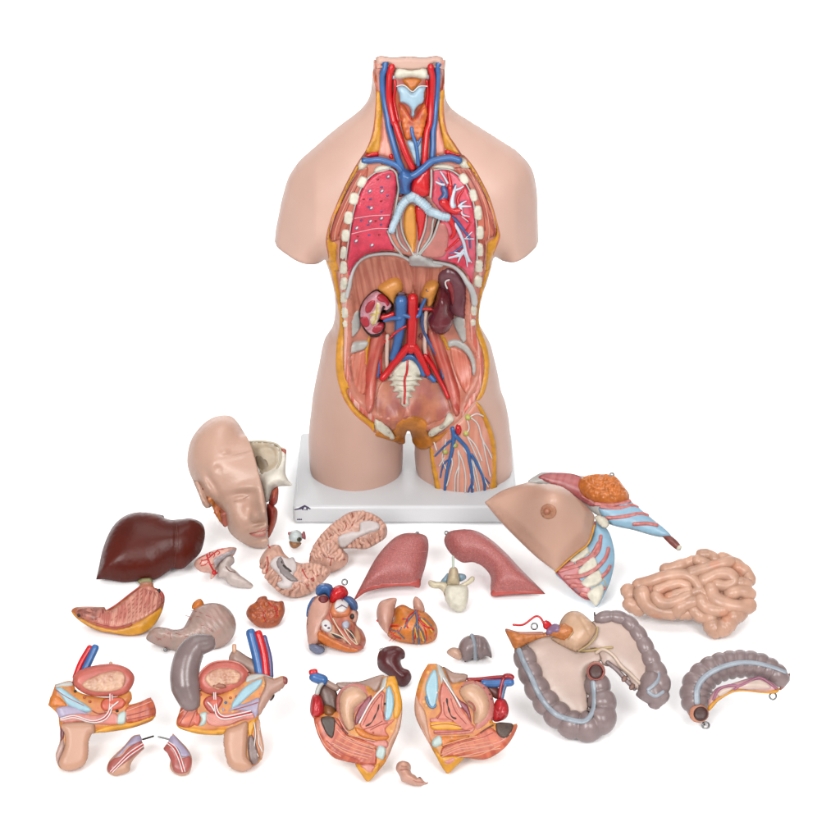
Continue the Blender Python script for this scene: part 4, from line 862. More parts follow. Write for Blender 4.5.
D('right_ventricle', 'K', [(165,385),(190,345),(240,360),(290,420),(330,470),(280,455),(210,425)], M('ventricle_wall', (176,88,66), .36, .2, 120, .4, fib=((236,190,150), 16, 4, .5)), .001, .0006, HS_, root)
D('left_ventricle', 'K', [(285,370),(320,340),(360,355),(390,410),(395,460),(370,480),(330,450),(300,415)], MATS['ventricle_wall'], .001, .0006, HS_, root)
D('aortic_root', 'K', [(225,285),(245,240),(300,235),(335,265),(330,310),(270,325),(235,315)], M('root_paint', (222,130,84), .36, .15, 80), .004, .0008, HS_, root, r=.006)
D('valve', 'K', ellip(284, 266, 36, 34), WHITE, .002, .0048, HS_, root, step=1)
for a in (90, 210, 330): T('valve_seam', 'K', [(284,266),(284+32*math.cos(math.radians(a)),266-32*math.sin(math.radians(a)))], M('seam_purple', (120,80,120), .4), .5, HS_, root, lift=.0065, seg=6)
D('valve', 'K', [(175,355),(200,335),(225,350),(235,390),(215,405),(185,390)], WHITE, .003, .003, HS_, root, step=1)
for x, y in ((200,372),(218,385)): D('valve_spot', 'K', ellip(x, y, 8, 6), MATS['seam_purple'], .001, .006, HS_, root, step=.8)
D('valve', 'K', [(290,360),(310,342),(328,352),(325,385),(305,390)], M('valve_lilac', (190,190,206), .36), .003, .003, HS_, root, step=1)
D('dark_opening', 'K', ellip(346, 316, 13, 16, 20), DARK, .002, .003, HS_, root, step=1)
D('dark_opening', 'K', [(325,400),(340,395),(365,440),(350,440)], DARK, .001, .002, HS_, root, step=1)
D('dark_opening', 'K', [(225,405),(250,410),(290,440),(260,435)], DARK, .001, .002, HS_, root, step=1)
for p in ([(225,405),(290,430),(340,470)], [(315,388),(350,420),(375,470)], [(305,390),(335,440),(370,470)], [(240,330),(280,400),(330,460)]): T('chord', 'K', p, M('chord_cream', (240,216,184), .4), .6, HS_, root, lift=.002, seg=6)
T('septum', 'K', [(225,300),(240,340),(290,400),(350,470),(395,490)], M('septum_paint', (202,104,84), .36, .12, 80), 1.2, HS_, root, r2=2.2, k=.15)
B('atrium_pad', 'K', [(335,290),(360,280),(380,310),(372,345),(350,350),(345,325)], up(pl, .012), MATS['atrium_paint'], root, H=.008, step=1.2)
B('lower_vein', 'K', [(105,482),(110,460),(150,472),(190,490),(192,515),(155,527),(115,508)], up(pl, .004), M('vein_grey', (126,132,160), .34, .1), root, H=.012, step=1.3)
D('lower_vein_mouth', 'K', [(125,495),(160,490),(188,500),(185,518),(150,522)], M('mouth_tan', (190,160,150), .4), .002, .012, Surf(hb_), root)
ringwire('hook', 290 + 306*.1786, 560 + 125*.1786, 2.4, up(pl, .012), root, .6)
# --- heart front
root, pl = organ('heart_half', 'orange fatty heart front half with branching vessels and pale ears', 'heart', 420, 643.5, 44)
hf_ = B('muscle', 'K', [(550,428),(545,400),(580,330),(585,275),(630,250),(690,275),(740,280),(790,320),(825,380),(818,440),(770,468),(690,470),(600,455)], pl, M('heart_front_paint', (222,128,46), .34, .18, 90, .3, spots=(((214,72,48), 90, .22), ((206,140,60), 120, .25))), root, H=.022, Hb=.015, R=.026, step=1.3)
HF = Surf(hf_)
B('atrium_ear', 'K', [(487,275),(510,230),(595,214),(588,270),(580,325),(550,412),(515,385),(490,340)], up(pl, .004), MATS['atrium_paint'], root, H=.014, step=1.3)
B('atrium_ear', 'K', [(688,235),(700,205),(725,215),(748,250),(752,290),(700,285)], up(pl, .006), MATS['atrium_paint'], root, H=.010, step=1.3)
HV = M('heart_vein', (96,104,130), .34, .1)
for p, m, r in (([(705,285),(712,340),(715,400),(722,465)], HV, 1.1), ([(712,340),(690,400),(695,465)], HV, .7), ([(714,360),(745,410),(755,460)], HV, .7), ([(705,290),(670,330),(640,380)], HV, .7), ([(714,320),(750,330),(790,370)], HV, .6), ([(670,330),(640,330)], HV, .5), ([(708,285),(720,330),(760,370),(800,390)], RED, .9), ([(705,285),(670,310),(650,350),(660,380)], RED, .7), ([(720,350),(705,400),(700,440)], RED, .6), ([(490,340),(520,355),(570,370),(610,370)], RED, .9), ([(550,372),(580,420),(620,440)], RED, .7), ([(740,355),(760,400),(765,450)], RED, .6), ([(560,390),(600,400),(640,440)], HV, .6), ([(495,320),(500,345)], RED, .7)):
    T('vessel', 'K', p, m, r, HF, root, seg=6, step=1.3)
rr = random.Random(3)
for i in range(16):
    a = rr.uniform(575, 790); b = rr.uniform(300, 440); an = math.atan2(b - 270, a - 700) + rr.uniform(-.3, .3); L_ = rr.uniform(25, 50)
    T('vessel', 'K', [(a, b), (a + L_*.5*math.cos(an), b + L_*.5*math.sin(an) + rr.uniform(-4, 4)), (a + L_*math.cos(an), min(458, b + L_*math.sin(an)))], RED if i % 2 else HV, .42, HF, root, r2=.2, seg=6, step=1.3, k=.3)
for p in ([(735,330),(765,360),(795,400)], [(700,380),(712,430)], [(730,400),(748,450)]): T('fat_streak', 'K', p, M('fat_yellow', (236,180,60), .36), .9, HF, root, seg=6, k=.2)
# --- kidney half, caecum, fetus
root, pl = organ('kidney', 'glossy dark maroon kidney half behind the left open female pelvis half', 'kidney', 402, 686, 44)
B('capsule', 'K', [(488,565),(502,508),(540,486),(600,482),(640,508),(642,548),(620,562),(632,602),(668,620),(680,660),(655,700),(612,706),(585,675),(540,640),(500,612)], pl, M('maroon_paint', (96,30,34), .34, .1, 30, .04), root, H=.016, Hb=.02, R=.02, step=1.5)
B('ureter_stub', 'K', [(498,500),(520,490),(532,500),(515,515)], up(pl, .002), GREYF, root, H=.003, step=1)
root, pl = organ('caecum_piece', 'small grey gut cap with blue band and pale stub below the heart front', 'gut piece', 472, 662.5, 48)
cc = B('gut', 'S', [(460,122),(480,85),(530,68),(580,80),(605,120),(614,176),(590,168),(560,186,1),(545,172),(515,184),(490,198,1),(478,180),(463,160)], pl, M('gut_paint', (152,131,130), .30, .1, 60, .08), root, H=.018, Hb=.02, step=1.2, bump=lambda x, y: -.003 * max(gz('S', 545, 130, 7, 60, 0)(x, y), gz('S', 575, 130, 7, 60)(x, y)))
T('band', 'S', [(522,72),(534,110),(538,180)], M('band_paint', (164,172,182), .34), 1.8, Surf(cc), root, flat=.5, k=.2)
B('stub', 'S', [(404,150),(430,128),(468,138),(478,172),(465,186),(430,174)], up(pl, .003), M('stub_paint', (222,178,154), .36), root, H=.009, step=1.2)
root, pl = organ('fetus_figure', 'tiny curled skin coloured fetus figure at the front edge of the layout', 'fetus figure', 412, 787, 48, lift=.006)
FET = M('fetus_paint', (216,162,140), .36, .06, 90)
frame('FT', 390, 755, 45, 840)
fb = B('body', 'FT', [(110,240),(130,160),(180,120),(260,112),(340,130),(385,185),(392,250),(385,300),(415,350),(470,375),(515,425),(550,405),(585,420),(640,490),(680,515),(705,500),(705,540),(640,560),(560,582),(470,575),(370,555),(290,525),(220,490),(185,410),(150,340),(118,290)], pl, FET, root, H=.013, Hb=.013, step=.9, sm=4, bfade=.3,
       bump=lambda x, y: .007 * gz('FT', 250, 200, 75, 62)(x, y) - .0035 * gz('FT', 270, 285, 100, 16, 6)(x, y) + .003 * gz('FT', 380, 460, 120, 40, 24)(x, y) - .0015 * gz('FT', 480, 470, 60, 10, 30)(x, y))
FS = Surf(fb)
D('neck_fold', 'FT', [(190,278),(260,270),(335,272),(330,288),(255,290),(200,292)], M('fold_pink', (196,120,106), .4), .0006, .0003, FS, root, step=.7)
T('brow_line', 'FT', [(215,208),(260,204),(310,212)], M('brow_tan', (196,130,100), .4), .35, FS, root, seg=6, step=1, k=.1)
T('hand_line', 'FT', [(440,470),(500,505),(560,500),(620,520)], MATS['fold_pink'], .4, FS, root, seg=6, step=1, k=.1)
D('toe_shadow', 'FT', [(530,420),(550,408),(575,425),(560,445)], M('toe_shadow_brown', (96,60,54), .5), .0008, .0003, FS, root, step=.7)  # dark patch painting the shade beside the toes
# --- small intestine
GUT2 = M('intestine_paint', (226,176,149), .34, .15, 40, .08, 120, spots=(((222,160,130), 26, .3),))
root, pl = organ('small_intestine', 'coiled tan small intestine piece at the right edge behind the grey colon arch', 'intestine', 716, 637.5, 46)
base_i = B('loops_base', 'P', [(118,330),(140,295),(190,280),(250,245),(310,215),(320,190),(380,165),(430,155),(485,112),(540,115),(620,140),(680,170),(715,205),(738,245),(738,290),(755,350),(732,395),(712,410),(705,445),(665,480),(600,518),(565,518),(540,475),(490,445),(450,425),(330,425),(220,402),(155,385),(128,355)], pl, M('intestine_groove_shade', (190,132,104), .4, .15, 60), root, H=.016, Hb=.04, R=.022, step=1.8)  # base coloured darker than the loops to paint shade into their grooves
IS = Surf(base_i)
def coil(pts, r, r2=None, k=.04): T('loop', 'P', pts, GUT2, r * 1.06, IS, root, r2=(r2 or r) * 1.06, k=k, seg=16, step=1.6, rf=lambda t: 1 + .06 * math.sin(t * 11 + r * 9))
coil([(138,300),(150,322)], 6.6, 6.0); coil([(148,362),(195,392)], 7.4, 6.2)
coil([(192,278),(260,255),(340,230),(420,222),(470,252),(492,288)], 6.6, 4.8)
coil([(325,198),(400,176),(462,152)], 5.8, 5.0); coil([(498,122),(550,128),(572,150)], 5.4, 4.6); coil([(480,150),(530,170)], 5.0)
coil([(450,214),(520,192),(600,168),(645,160)], 6.0, 5.2); coil([(600,140),(660,165),(700,190)], 5.6); coil([(680,185),(722,215),(735,250)], 6.0)
coil([(512,252),(575,220),(640,222),(662,256),(622,278),(575,270)], 6.6, 5.2); coil([(548,292),(562,338),(612,368),(690,382),(735,372)], 7.4, 7.0)
coil([(640,318),(695,302),(740,318)], 6.2); coil([(690,262),(725,268)], 5.6)
coil([(285,300),(330,280),(390,264),(432,278)], 5.2, 4.4); coil([(275,328),(305,360),(370,356),(440,322)], 6.2, 5.4)
coil([(205,312),(228,368),(300,402),(360,408)], 7.2, 6.6); coil([(372,404),(410,372),(470,352)], 6.8, 5.6); coil([(400,412),(450,410)], 5.6)
coil([(462,312),(498,300),(522,318)], 4.6); coil([(530,330),(548,372)], 4.8, 4.4); coil([(498,345),(512,372),(560,398),(610,398)], 6.4, 6.6)
coil([(462,392),(500,425),(552,436)], 6.0, 6.4); coil([(556,470),(575,500)], 8.4, 7.6); coil([(600,488),(640,455)], 8.2, 7.6); coil([(655,432),(700,412)], 7.0, 6.2)
coil([(340,332),(400,310),(440,296)], 4.6, 4.0)

# --- colon with pancreas
GUT = MATS['gut_paint']; BAND = MATS['band_paint']
MES = M('mesentery_paint', (212,184,170), .36, .07, 24, .06)
root, pl = organ('colon', 'large grey colon frame with pale mesentery sheets, orange pancreas and dark open end', 'colon', 585, 738.5, 46)
def haus(n, a=.14): return lambda t: 1 - a + a * 1.6 * abs(math.sin(math.pi * n * t))**.6
m1 = B('mesentery', 'Q', [(150,230),(250,190),(330,215),(400,268),(470,262),(500,300),(470,330),(430,370),(428,560),(350,545),(280,490),(220,400),(190,310)], up(pl, .008), MES, root, H=.006, Hb=.004, step=2)
m2 = B('mesentery', 'Q', [(370,200),(450,140),(540,120),(620,160),(690,240),(715,340),(700,430),(650,440),(600,375),(560,345),(500,330),(470,262),(400,268)], up(pl, .010), MES, root, H=.006, Hb=.004, step=2)
B('duodenum', 'Q', [(310,140),(335,105),(365,92),(400,98),(440,130),(472,165),(465,200),(430,240),(385,272),(350,262),(270,215),(300,195)], up(pl, .014), M('duodenum_paint', (216,174,142), .34, .1, 50), root, H=.014, Hb=.01, step=1.6, bump=lambda x, y: -.0018 * (gz('Q', 410, 150, 4, 60, -30)(x, y) + gz('Q', 445, 190, 4, 50, 40)(x, y)))
tube('ligament_edge', Z('Q', [(476,165),(468,205),(435,243),(392,270)]), up(pl, .022), M('ligament_tan', (190,160,110), .38), root, .9, k=0)
gp = up(pl, .010)
lg1 = tube('large_gut', [p + (r,) for p, r in zip(Z('Q', [(140,265),(160,320),(190,400),(235,480),(290,545),(350,590),(415,605),(475,585),(500,530),(485,460),(465,385)]), (8,9,9.5,10,10.5,11,12,12.5,11.5,10.5,9.5))], gp, GUT, root, k=0, seg=18, step=1.1, rf=haus(10, .17), it=0)
tube('large_gut', [p + (r,) for p, r in zip(Z('Q', [(480,128),(540,118),(600,135),(655,195),(695,270),(725,340),(742,400),(740,460),(728,500)]), (5.5,5.5,6,6.5,7,8,10,10,7))], gp, GUT, root, k=0, seg=16, step=1.1, rf=haus(9, .13), it=1)
caec = B('caecum', 'Q', [(660,395),(690,355),(730,345),(765,380),(780,440),(770,500),(740,522),(700,505),(645,465),(655,440)], up(pl, .012), GUT, root, H=.018, Hb=.016, step=1.4)
class Q3:
    pass
pb = Surf(lg1)
tube('band', Z('Q', [(128,265),(150,320),(180,380),(225,475),(285,545),(350,572),(420,580),(455,535),(460,470),(456,410)]), pb, BAND, root, 2.3, k=0, flat=.4, lift=.0006)
CQ = Surf(caec)
tube('band', Z('Q', [(745,360),(748,390),(725,420),(700,440)]), CQ, BAND, root, 1.7, k=.2, flat=.6)
tube('band', Z('Q', [(700,450),(730,470),(765,450)]), CQ, BAND, root, 1.5, k=.2, flat=.6)
B('gut_end', 'Q', ellip(468, 360, 42, 46), up(pl, .026), M('cut_gut_paint', (206,150,134), .36, .1), root, H=.004, Hb=.012, R=.004, step=1.3)
ge = bpy.data.objects['gut_end']; GS = Surf(ge)
D('gut_opening', 'Q', ellip(468, 362, 31, 32), M('opening_brown', (74,38,32), .45, .2), .0015, .0005, GS, root, step=1.2)
T('opening_rim', 'Q', ellip(468, 362, 33, 34) + [ellip(468, 362, 33, 34)[0]], M('opening_rim_paint', (160,80,70), .4), .8, GS, root, k=1, seg=6)
T('ileum', 'Q', [(700,445),(660,410),(610,360),(580,335),(545,290),(500,262),(470,280)], M('ileum_paint', (222,196,176), .34), 1.5, Surf(m1, m2), root, k=.6)
T('vessel_line', 'Q', [(390,268),(440,270),(500,258),(540,255)], M('mesentery_line', (196,166,110), .36), 1.1, Surf(m1, m2), root, k=.6)
T('ileum_edge', 'Q', [(520,320),(560,350),(600,395),(640,435)], GUT, 2.0, Surf(m2), root, k=.5)
for x, y in ((594,392),(628,428)): B('stub', 'Q', ellip(x, y, 12, 16, 40), up(pl, .012), M('stub_brown', (150,112,100), .4), root, H=.004, step=1)
pn = B('pancreas', 'Q', [(68,172),(130,186),(240,188),(300,155),(340,148),(378,168),(370,205),(330,222),(270,205),(220,215),(160,240),(112,262),(88,225)], up(pl, .023), M('pancreas_paint', (212,126,62), .36, .16, 120, .5, 260, spots=(((190,98,44), 150, .16),)), root, H=.010, Hb=.012, step=1.4, noise=.0016, nfreq=160)
PNS = Surf(pn)
D('purple_vein', 'Q', [(250,180),(280,152),(305,155),(310,180),(280,192),(250,200)], M('purple_vein', (150,116,150), .34), .003, .0008, PNS, root)
D('red_spot', 'Q', [(238,145),(262,140),(275,160),(250,175),(235,165)], RED, .005, .0008, PNS, root)
D('edge_strip', 'Q', [(70,172),(130,186),(235,186),(240,196),(150,196),(80,186)], M('strip_brown', (186,120,100), .36), .001, .0006, PNS, root)
for p in ([(370,160),(380,175),(360,200)], [(345,215),(365,185)]): T('pancreas_line', 'Q', p, M('line_tan', (196,150,100), .4), .7, PNS, root, seg=6)
tube('red_artery', Z('Q', [(103,155),(145,156),(175,136),(205,115),(225,125),(240,155)]), up(pl, .02), RED, root, 1.0, k=1)
ringwire('hook', 490 + 196*.2262, 590 + 162*.2262, 2.6, up(pl, .02), root, .45)
tube('wire_hook', Z('Q', [(462,100),(458,112),(466,122)]), up(pl, .014), DARK, root, .7, k=0)
# --- transverse colon
root, pl = organ('colon_arch', 'short arched grey colon piece with blue band and open end at the right edge', 'colon piece', 700, 723.5, 46)
gp = up(pl, .012)
lg2 = tube('large_gut', [p + (r,) for p, r in zip(Z('R', [(208,440),(196,380),(210,310),(260,250),(340,208),(450,190),(550,200),(630,235),(680,275)]), (10.5,12.5,13,12.5,12,11.5,11,10,8.5))], gp, GUT, root, k=0, seg=20, step=1, rf=haus(12, .10), it=1)
ms = B('mesentery', 'R', [(270,400),(310,330),(400,300),(550,262),(640,300),(668,330),(655,350),(590,352),(430,342),(330,392),(275,452)], up(pl, .013 + 8 * PXM), M('mesentery_pink', (214,166,166), .36, .12, 60, .2, fib=((176,124,150), 6, 8, .6)), root, H=.006, Hb=.012, step=1.4)
MS = Surf(ms)
D('edge_fat', 'R', [(268,432),(330,372),(425,332),(500,338),(600,343),(668,328),(655,351),(590,354),(430,344),(330,394),(276,454)], FAT, .002, .0008, MS, root, step=1.3)
D('mesentery_window', 'R', [(320,360),(350,330),(410,322),(400,335),(340,372)], M('window_paint', (216,190,176), .36), .0008, .0008, MS, root, step=1.2)
D('mesentery_window', 'R', [(430,325),(480,300),(550,280),(600,300),(620,325),(560,330),(480,330)], MATS['window_paint'], .0008, .0008, MS, root, step=1.2)
for p in ([(300,390),(330,335),(400,310),(440,315),(500,290),(560,270),(620,305),(650,330)], [(440,315),(420,330)]): T('mesentery_vessel', 'R', p, M('vessel_mauve', (172,104,130), .36), 1.1, MS, root)
tube('band', Z('R', [(208,405),(206,340),(230,285),(290,235),(370,200),(460,182),(550,188),(640,212),(700,236)]), Surf(lg2), BAND, root, 2.7, r2=1.7, k=0, flat=.35, lift=.0006)
gfl = B('gut_end', 'R', ellip(218, 468, 56, 52), up(pl, .030), M('cut_end_orange', (214,146,118), .36, .1), root, H=.004, Hb=.012, R=.004, step=1.3)
D('gut_opening', 'R', ellip(228, 470, 40, 40), MATS['opening_brown'], .0015, .0006, Surf(gfl), root, step=1.2)
for x, y in ((256,536),(632,372)): ringwire('hook', 660 + x*.1786, 630 + y*.1786, 2.8, pl, root, .7)
tube('hook_pin', Z('R', [(240,515),(250,532)]), pl, DARK, root, .6, k=0)
B('gut_end', 'R', [(668,330),(690,290),(725,240),(728,262),(705,310),(675,338)], up(pl, .012), M('cut_end_red', (176,112,100), .4), root, H=.006, step=1.2)
# --- chest wall cover
root, pl = organ('chest_cover', 'skin coloured breast plate with blue rib cartilage and orange gland lying right of the torso', 'chest cover', 594, 606, 50)
sk = B('skin', 'OO', [(55,192,1),(120,150),(212,120,1),(300,135),(380,170),(452,238),(452,270),(440,325),(420,352),(312,442,1),(250,395),(180,330),(110,258)], up(pl, .018), SKINB, root, H=.016, Hb=.016, R=.03, edge=.003, step=2, bump=lambda x, y: .066 * gz('OO', 305, 245, 74, 68)(x, y))
CHS = Surf(sk)
AR = M('areola_paint', (196,136,104), .42, .12, 200, .4, 300)
D('areola', 'OO', ellip(287, 224, 29, 28, 0, 16), AR, .0012, .0003, CHS, root, step=1.2, noise=.0008, nfreq=500)
D('nipple', 'OO', ellip(283, 222, 13, 13), M('nipple_paint', (186,116,86), .42, .12, 200, .3), .006, .001, CHS, root, step=1, r=.006)
T('fat_edge', 'OO', [(312,442),(350,408),(395,370),(422,350),(440,322),(452,275)], FAT, .9, CHS, root, k=.6)
rc = B('rib_cage', 'OO', [(312,442),(420,352),(440,322),(455,262),(500,290),(522,345),(528,400),(515,470),(490,530),(462,572),(440,545),(415,540),(370,500)], up(pl, .008), M('cartilage_blue', (160,200,224), .34, .07, 60, .06), root, H=.010, Hb=.02, R=.02, edge=.002, step=1.8)
RC = Surf(rc)
IC = M('intercostal_paint', (206,108,104), .36, .12, 60, .2, fib=((228,160,150), 20, 3, .5))
D('muscle_fan', 'OO', [(314,441),(355,410),(400,380),(385,420),(420,440),(400,470),(440,500),(430,540),(380,505)], M('fan_paint', (222,150,150), .36, .12, 60, .2, fib=((206,100,96), 16, 2, .6)), .0012, .0003, RC, root, ang=40)
for p in ([(362,400),(425,350),(435,375),(380,415)], [(395,440),(450,390),(465,425),(400,458)], [(405,485),(470,440),(482,480),(430,505)], [(425,525),(480,490),(490,510),(462,570),(440,548)]): D('rib', 'OO', p, BONE, .003, .0006, RC, root, step=1.4)
for p in ([(330,440),(385,425),(430,405),(468,370),(478,315)], [(395,412),(440,390),(470,340)], [(350,465),(410,460),(455,438),(495,395),(505,360)], [(375,495),(420,495),(465,475),(500,445),(510,425)], [(410,525),(445,530),(490,505)]):
    T('muscle_strip', 'OO', p, IC, 2.3, RC, root, r2=1.6, k=0, flat=.4, lift=.0014)
T('muscle_strip', 'OO', [(425,345),(440,315),(452,270)], IC, 2.6, RC, root, k=.3)
T('seam', 'OO', [(418,345),(450,400),(485,470),(500,500)], M('seam_yellow', (216,180,110), .4), .5, RC, root, seg=6)
T('lower_edge', 'OO', [(315,445),(370,500),(415,538),(445,545)], M('edge_red', (176,72,76), .4), 1.0, RC, root)
ub = B('breast_section', 'OO', [(212,118),(240,95),(270,82),(400,95),(480,110),(560,150),(590,190),(650,240),(732,312),(690,316),(600,292),(510,270),(490,250),(450,228),(380,170),(290,132)], pl, GREYF, root, H=.010, Hb=.02, R=.015, edge=.002, step=2)
UB = Surf(ub)
D('chest_muscle', 'OO', [(250,100),(290,84),(400,96),(420,150),(470,200),(440,205),(370,160),(300,125)], M('chest_red', (190,96,96), .36, .1, 60, .25, fib=((210,130,126), 16, 2, .5)), .0012, .0004, UB, root, ang=20)
D('rib_cartilage', 'OO', [(470,212),(520,208),(585,192),(650,242),(734,312),(690,315),(600,291),(510,268)], MATS['cartilage_blue'], .003, .0004, UB, root)
for p in ([(480,208),(540,215),(590,205),(608,212)], [(500,248),(560,245),(620,235),(645,242)], [(600,270),(650,270),(680,278)], [(460,198),(520,202),(580,190)]): T('muscle_strip', 'OO', p, IC, 1.9, UB, root, k=0, lift=.003, flat=.4)
B('rib_end', 'OO', [(698,308),(735,314),(772,352),(766,368),(745,358),(715,330)], up(pl, .002), M('rib_end_paint', (150,76,66), .4, .2, 90), root, H=.006, step=1.3)
D('rib_tip', 'OO', ellip(763, 358, 8, 11, 30), BONE, .003, .001, Surf(bpy.data.objects['rib_end']), root, step=.9)
gl = B('gland', 'OO', [(392,130),(405,103),(440,90),(490,88),(530,95),(560,130),(582,165),(575,190),(525,203),(460,195),(410,165)], up(pl, .008), M('gland_tissue', (226,128,56), .34, .14, 120, .3, 240), root, H=.018, Hb=.01, R=.02, step=1.1, bump=lambda x, y: .006 * mnoise.noise((x*.24, y*.34, 2)) + .003 * mnoise.noise((x*.7, y*.8, 5)))
T('gland_edge', 'OO', [(410,168),(460,196),(520,204),(578,190)], IC, 1.0, Surf(gl), root)
ringwire('hook', 470 + 518*.2738, 450 + 92*.2738, 1.8, up(pl, .02), root, .7)
B('sternum', 'OO', [(455,245),(475,238),(500,252),(508,272),(495,286),(470,272)], up(pl, .020), BONE, root, H=.006, step=1.3)
# --- head
root, pl = organ('head_model', 'bald skin coloured head half with closed eye and cut open skull beside the base plate', 'head model', 262, 549, 33, yaw=-3)
g = lambda *a: gz('FH', *a)
GB_ = [(.010, g(464,555,18,55,-8)), (.023, g(484,622,26,30)), (.010, g(424,634,17,17)), (-.010, g(392,590,26,36)), (-.006, g(452,676,36,9,-8)), (.0055, g(385,480,72,20,-6)), (-.010, g(362,520,46,20,-8)), (.0085, g(345,533,32,12,-10)),
       (.009, g(455,700,40,12,-16)), (.010, g(452,735,38,12,-14)), (-.006, g(445,762,40,8,-12)), (.010, g(472,785,32,20)), (.006, g(295,615,46,50)), (-.003, g(375,690,12,34,30)),
       (.0035, g(195,360,28,30)), (-.0025, g(222,372,16,14)), (.0035, g(262,282,16,12)), (.0025, g(340,300,48,11,-14)), (-.0025, g(345,283,48,6,-14)), (.005, g(165,470,12,46,-30)), (-.004, g(192,455,14,42,-30))]
hd = B('face', 'FH', [(245,57),(290,65),(325,100),(365,165),(388,205),(415,280),(445,390),(465,470),(478,530),(494,650),(490,720),(495,785),(470,803),(400,795),(330,760),(280,715),(262,670),(235,600),(190,560),(165,575),(140,570),(110,510),(75,430),(45,350),(42,280),(65,190),(120,115),(180,72)], pl, SKINH, root, H=.052, Hb=.05, R=.075, step=1.4, cut=Z('FH', [(360,150),(700,150),(700,900),(480,800),(455,640),(450,500),(425,390),(395,280)]), bfade=.1, bump=lambda x, y: sum(a * q(x, y) for a, q in GB_), sm=30)
HD = Surf(hd)
LIP = M('lip_paint', (208,128,116), .36, .06, 90)
D('lip', 'FH', [(388,718),(430,706),(465,690),(490,678),(492,694),(460,708),(415,716)], LIP, .0016, .0003, HD, root, step=1.1)
D('lip', 'FH', [(392,722),(430,722),(465,712),(490,700),(490,722),(460,738),(420,738)], LIP, .0022, .0003, HD, root, step=1.1)
T('mouth_line', 'FH', [(390,720),(430,714),(465,702),(490,692)], M('mouth_dark', (150,84,76), .4), .4, HD, root, seg=6)
T('eyelid_line', 'FH', [(305,540),(330,533),(365,520),(392,505)], M('lid_line', (196,146,122), .4), .3, HD, root, seg=6, k=.2)
T('nostril', 'FH', [(402,650),(415,655),(435,652)], MATS['lid_line'], .5, HD, root, seg=6, k=.2)
ear = B('ear', 'FH', [(80,430),(100,425),(128,465),(150,520),(168,565),(150,578),(128,560),(108,510)], up(pl, .022), SKINH, root, H=.016, Hb=.02, step=1.3, bump=lambda x, y: -.006 * g(128, 500, 8, 30, -28)(x, y))
for x, y in ((85,428),(126,470)): D('magnet', 'FH', ellip(x, y, 5, 6, 0, 8), M('magnet_rust', (140,80,60), .4), .0012, .0005, Surf(hd, ear), root, step=.7)
pg = D('salivary_gland', 'FH', [(152,512),(180,512),(205,560),(255,595),(266,630),(260,672),(235,655),(205,610),(175,560)], M('parotid_paint', (216,132,60), .36, .18, 140, .4, fib=((190,92,60), 14, 4, .6)), .006, .001, HD, root, r=.005)
D('jaw_muscle', 'FH', [(230,585),(255,592),(268,630),(262,680),(245,660),(240,620)], M('jaw_muscle_paint', (190,104,84), .36, .12, 80, .3), .004, .0035, HD, root)
sp = up(pl, -.006)
cavg = lambda x, y: -.022 * min(1, max(0, 1.6 * gz('FH', 480, 300, 62, 62)(x, y)))
skl = B('skull', 'FH', [(380,208),(440,204),(500,208),(560,232),(592,250),(592,320),(590,380),(605,420),(626,448),(560,455),(525,470),(500,535),(484,545),(470,520),(440,400),(400,300)], sp, M('skull_bone', (250,243,228), .42, .12, 60, .2, 160), root, H=.024, Hb=.03, R=.016, edge=.004, step=1.4, bump=cavg)
SK = Surf(skl)
D('cranial_cavity', 'FH', [(388,215),(440,208),(500,213),(550,236),(558,300),(540,352),(500,375),(455,392),(430,330),(405,270)], M('cavity_tan', (204,184,156), .42, .14, 40, .15), .001, .0004, SK, root)
D('cavity_hollow', 'FH', [(425,290),(455,285),(485,310),(500,345),(470,380),(450,375)], M('hollow_tan', (160,140,112), .42, .14, 60), .001, .0012, SK, root)
T('skull_rim', 'FH', [(388,210),(440,204),(500,209),(555,232),(564,300),(545,358)], M('rim_cream', (214,200,172), .42), 1.0, SK, root, k=.5)
D('scalp_edge', 'FH', [(556,240),(572,244),(594,252),(590,275),(575,262)], M('scalp_red', (196,92,70), .4), .002, .0006, SK, root, step=1.2)
B('muscle_section', 'FH', [(500,530),(515,480),(548,458),(546,540),(525,565),(500,560)], up(pl, .0), M('neck_red', (176,62,50), .38, .18, 90, .3, fib=((206,110,80), 10, 4, .6)), root, H=.016, Hb=.02, step=1.4)
B('muscle_section', 'FH', [(488,555),(520,560),(545,590),(540,650),(515,715),(494,745),(494,650)], up(pl, .0), MATS['neck_red'], root, H=.016, Hb=.02, step=1.4, noise=.002, nfreq=90)
# --- pelvis halves
PFAT = M('section_fat', (224,146,58), .38, .16, 80, .3, 200, spots=(((214,112,62), 120, .22), ((232,172,80), 90, .22)), fib=((206,104,70), 8, 5, .5))
SKS = M('scrotal_skin', (212,160,132), .40, .06, 20, .12, 400)
PUB = M('pubic_blue', (164,202,216), .34, .06, 60)
LIL = M('lilac_tissue', (178,164,190), .36, .1, 60, .15)
PINKT = M('pink_tissue', (214,124,112), .36, .1, 60, .2, fib=((232,160,144), 14, 3, .5))
BLAD = M('bladder_wall', (206,104,90), .36, .1, 70, .15)
BLIN = M('bladder_lining', (226,178,146), .36, .1, 60, .5, fib=((186,120,92), 9, 5, .7))
REDM = M('red_muscle_cut', (214,110,76), .36, .16, 60, .35, fib=((176,64,44), 16, 3, .65))
STONE = M('pale_block', (196,212,206), .38, .06, 90)
PUR = M('plum_tissue', (150,72,84), .36, .12, 70)
FLAP = M('grey_flap', (176,142,128), .36, .12, 40, .1)
PEACH = M('womb_paint', (222,174,142), .36, .07, 40, .06)
def slab(fr, pts, pl, m, root, name='section', H=.010, Hb=.035, edge=.006, step=1.5, **k):
    return B(name, fr, pts, pl, m, root, H=H, Hb=Hb, edge=edge, edgeb=.003, R=.004, Rb=.03, step=step, **k)
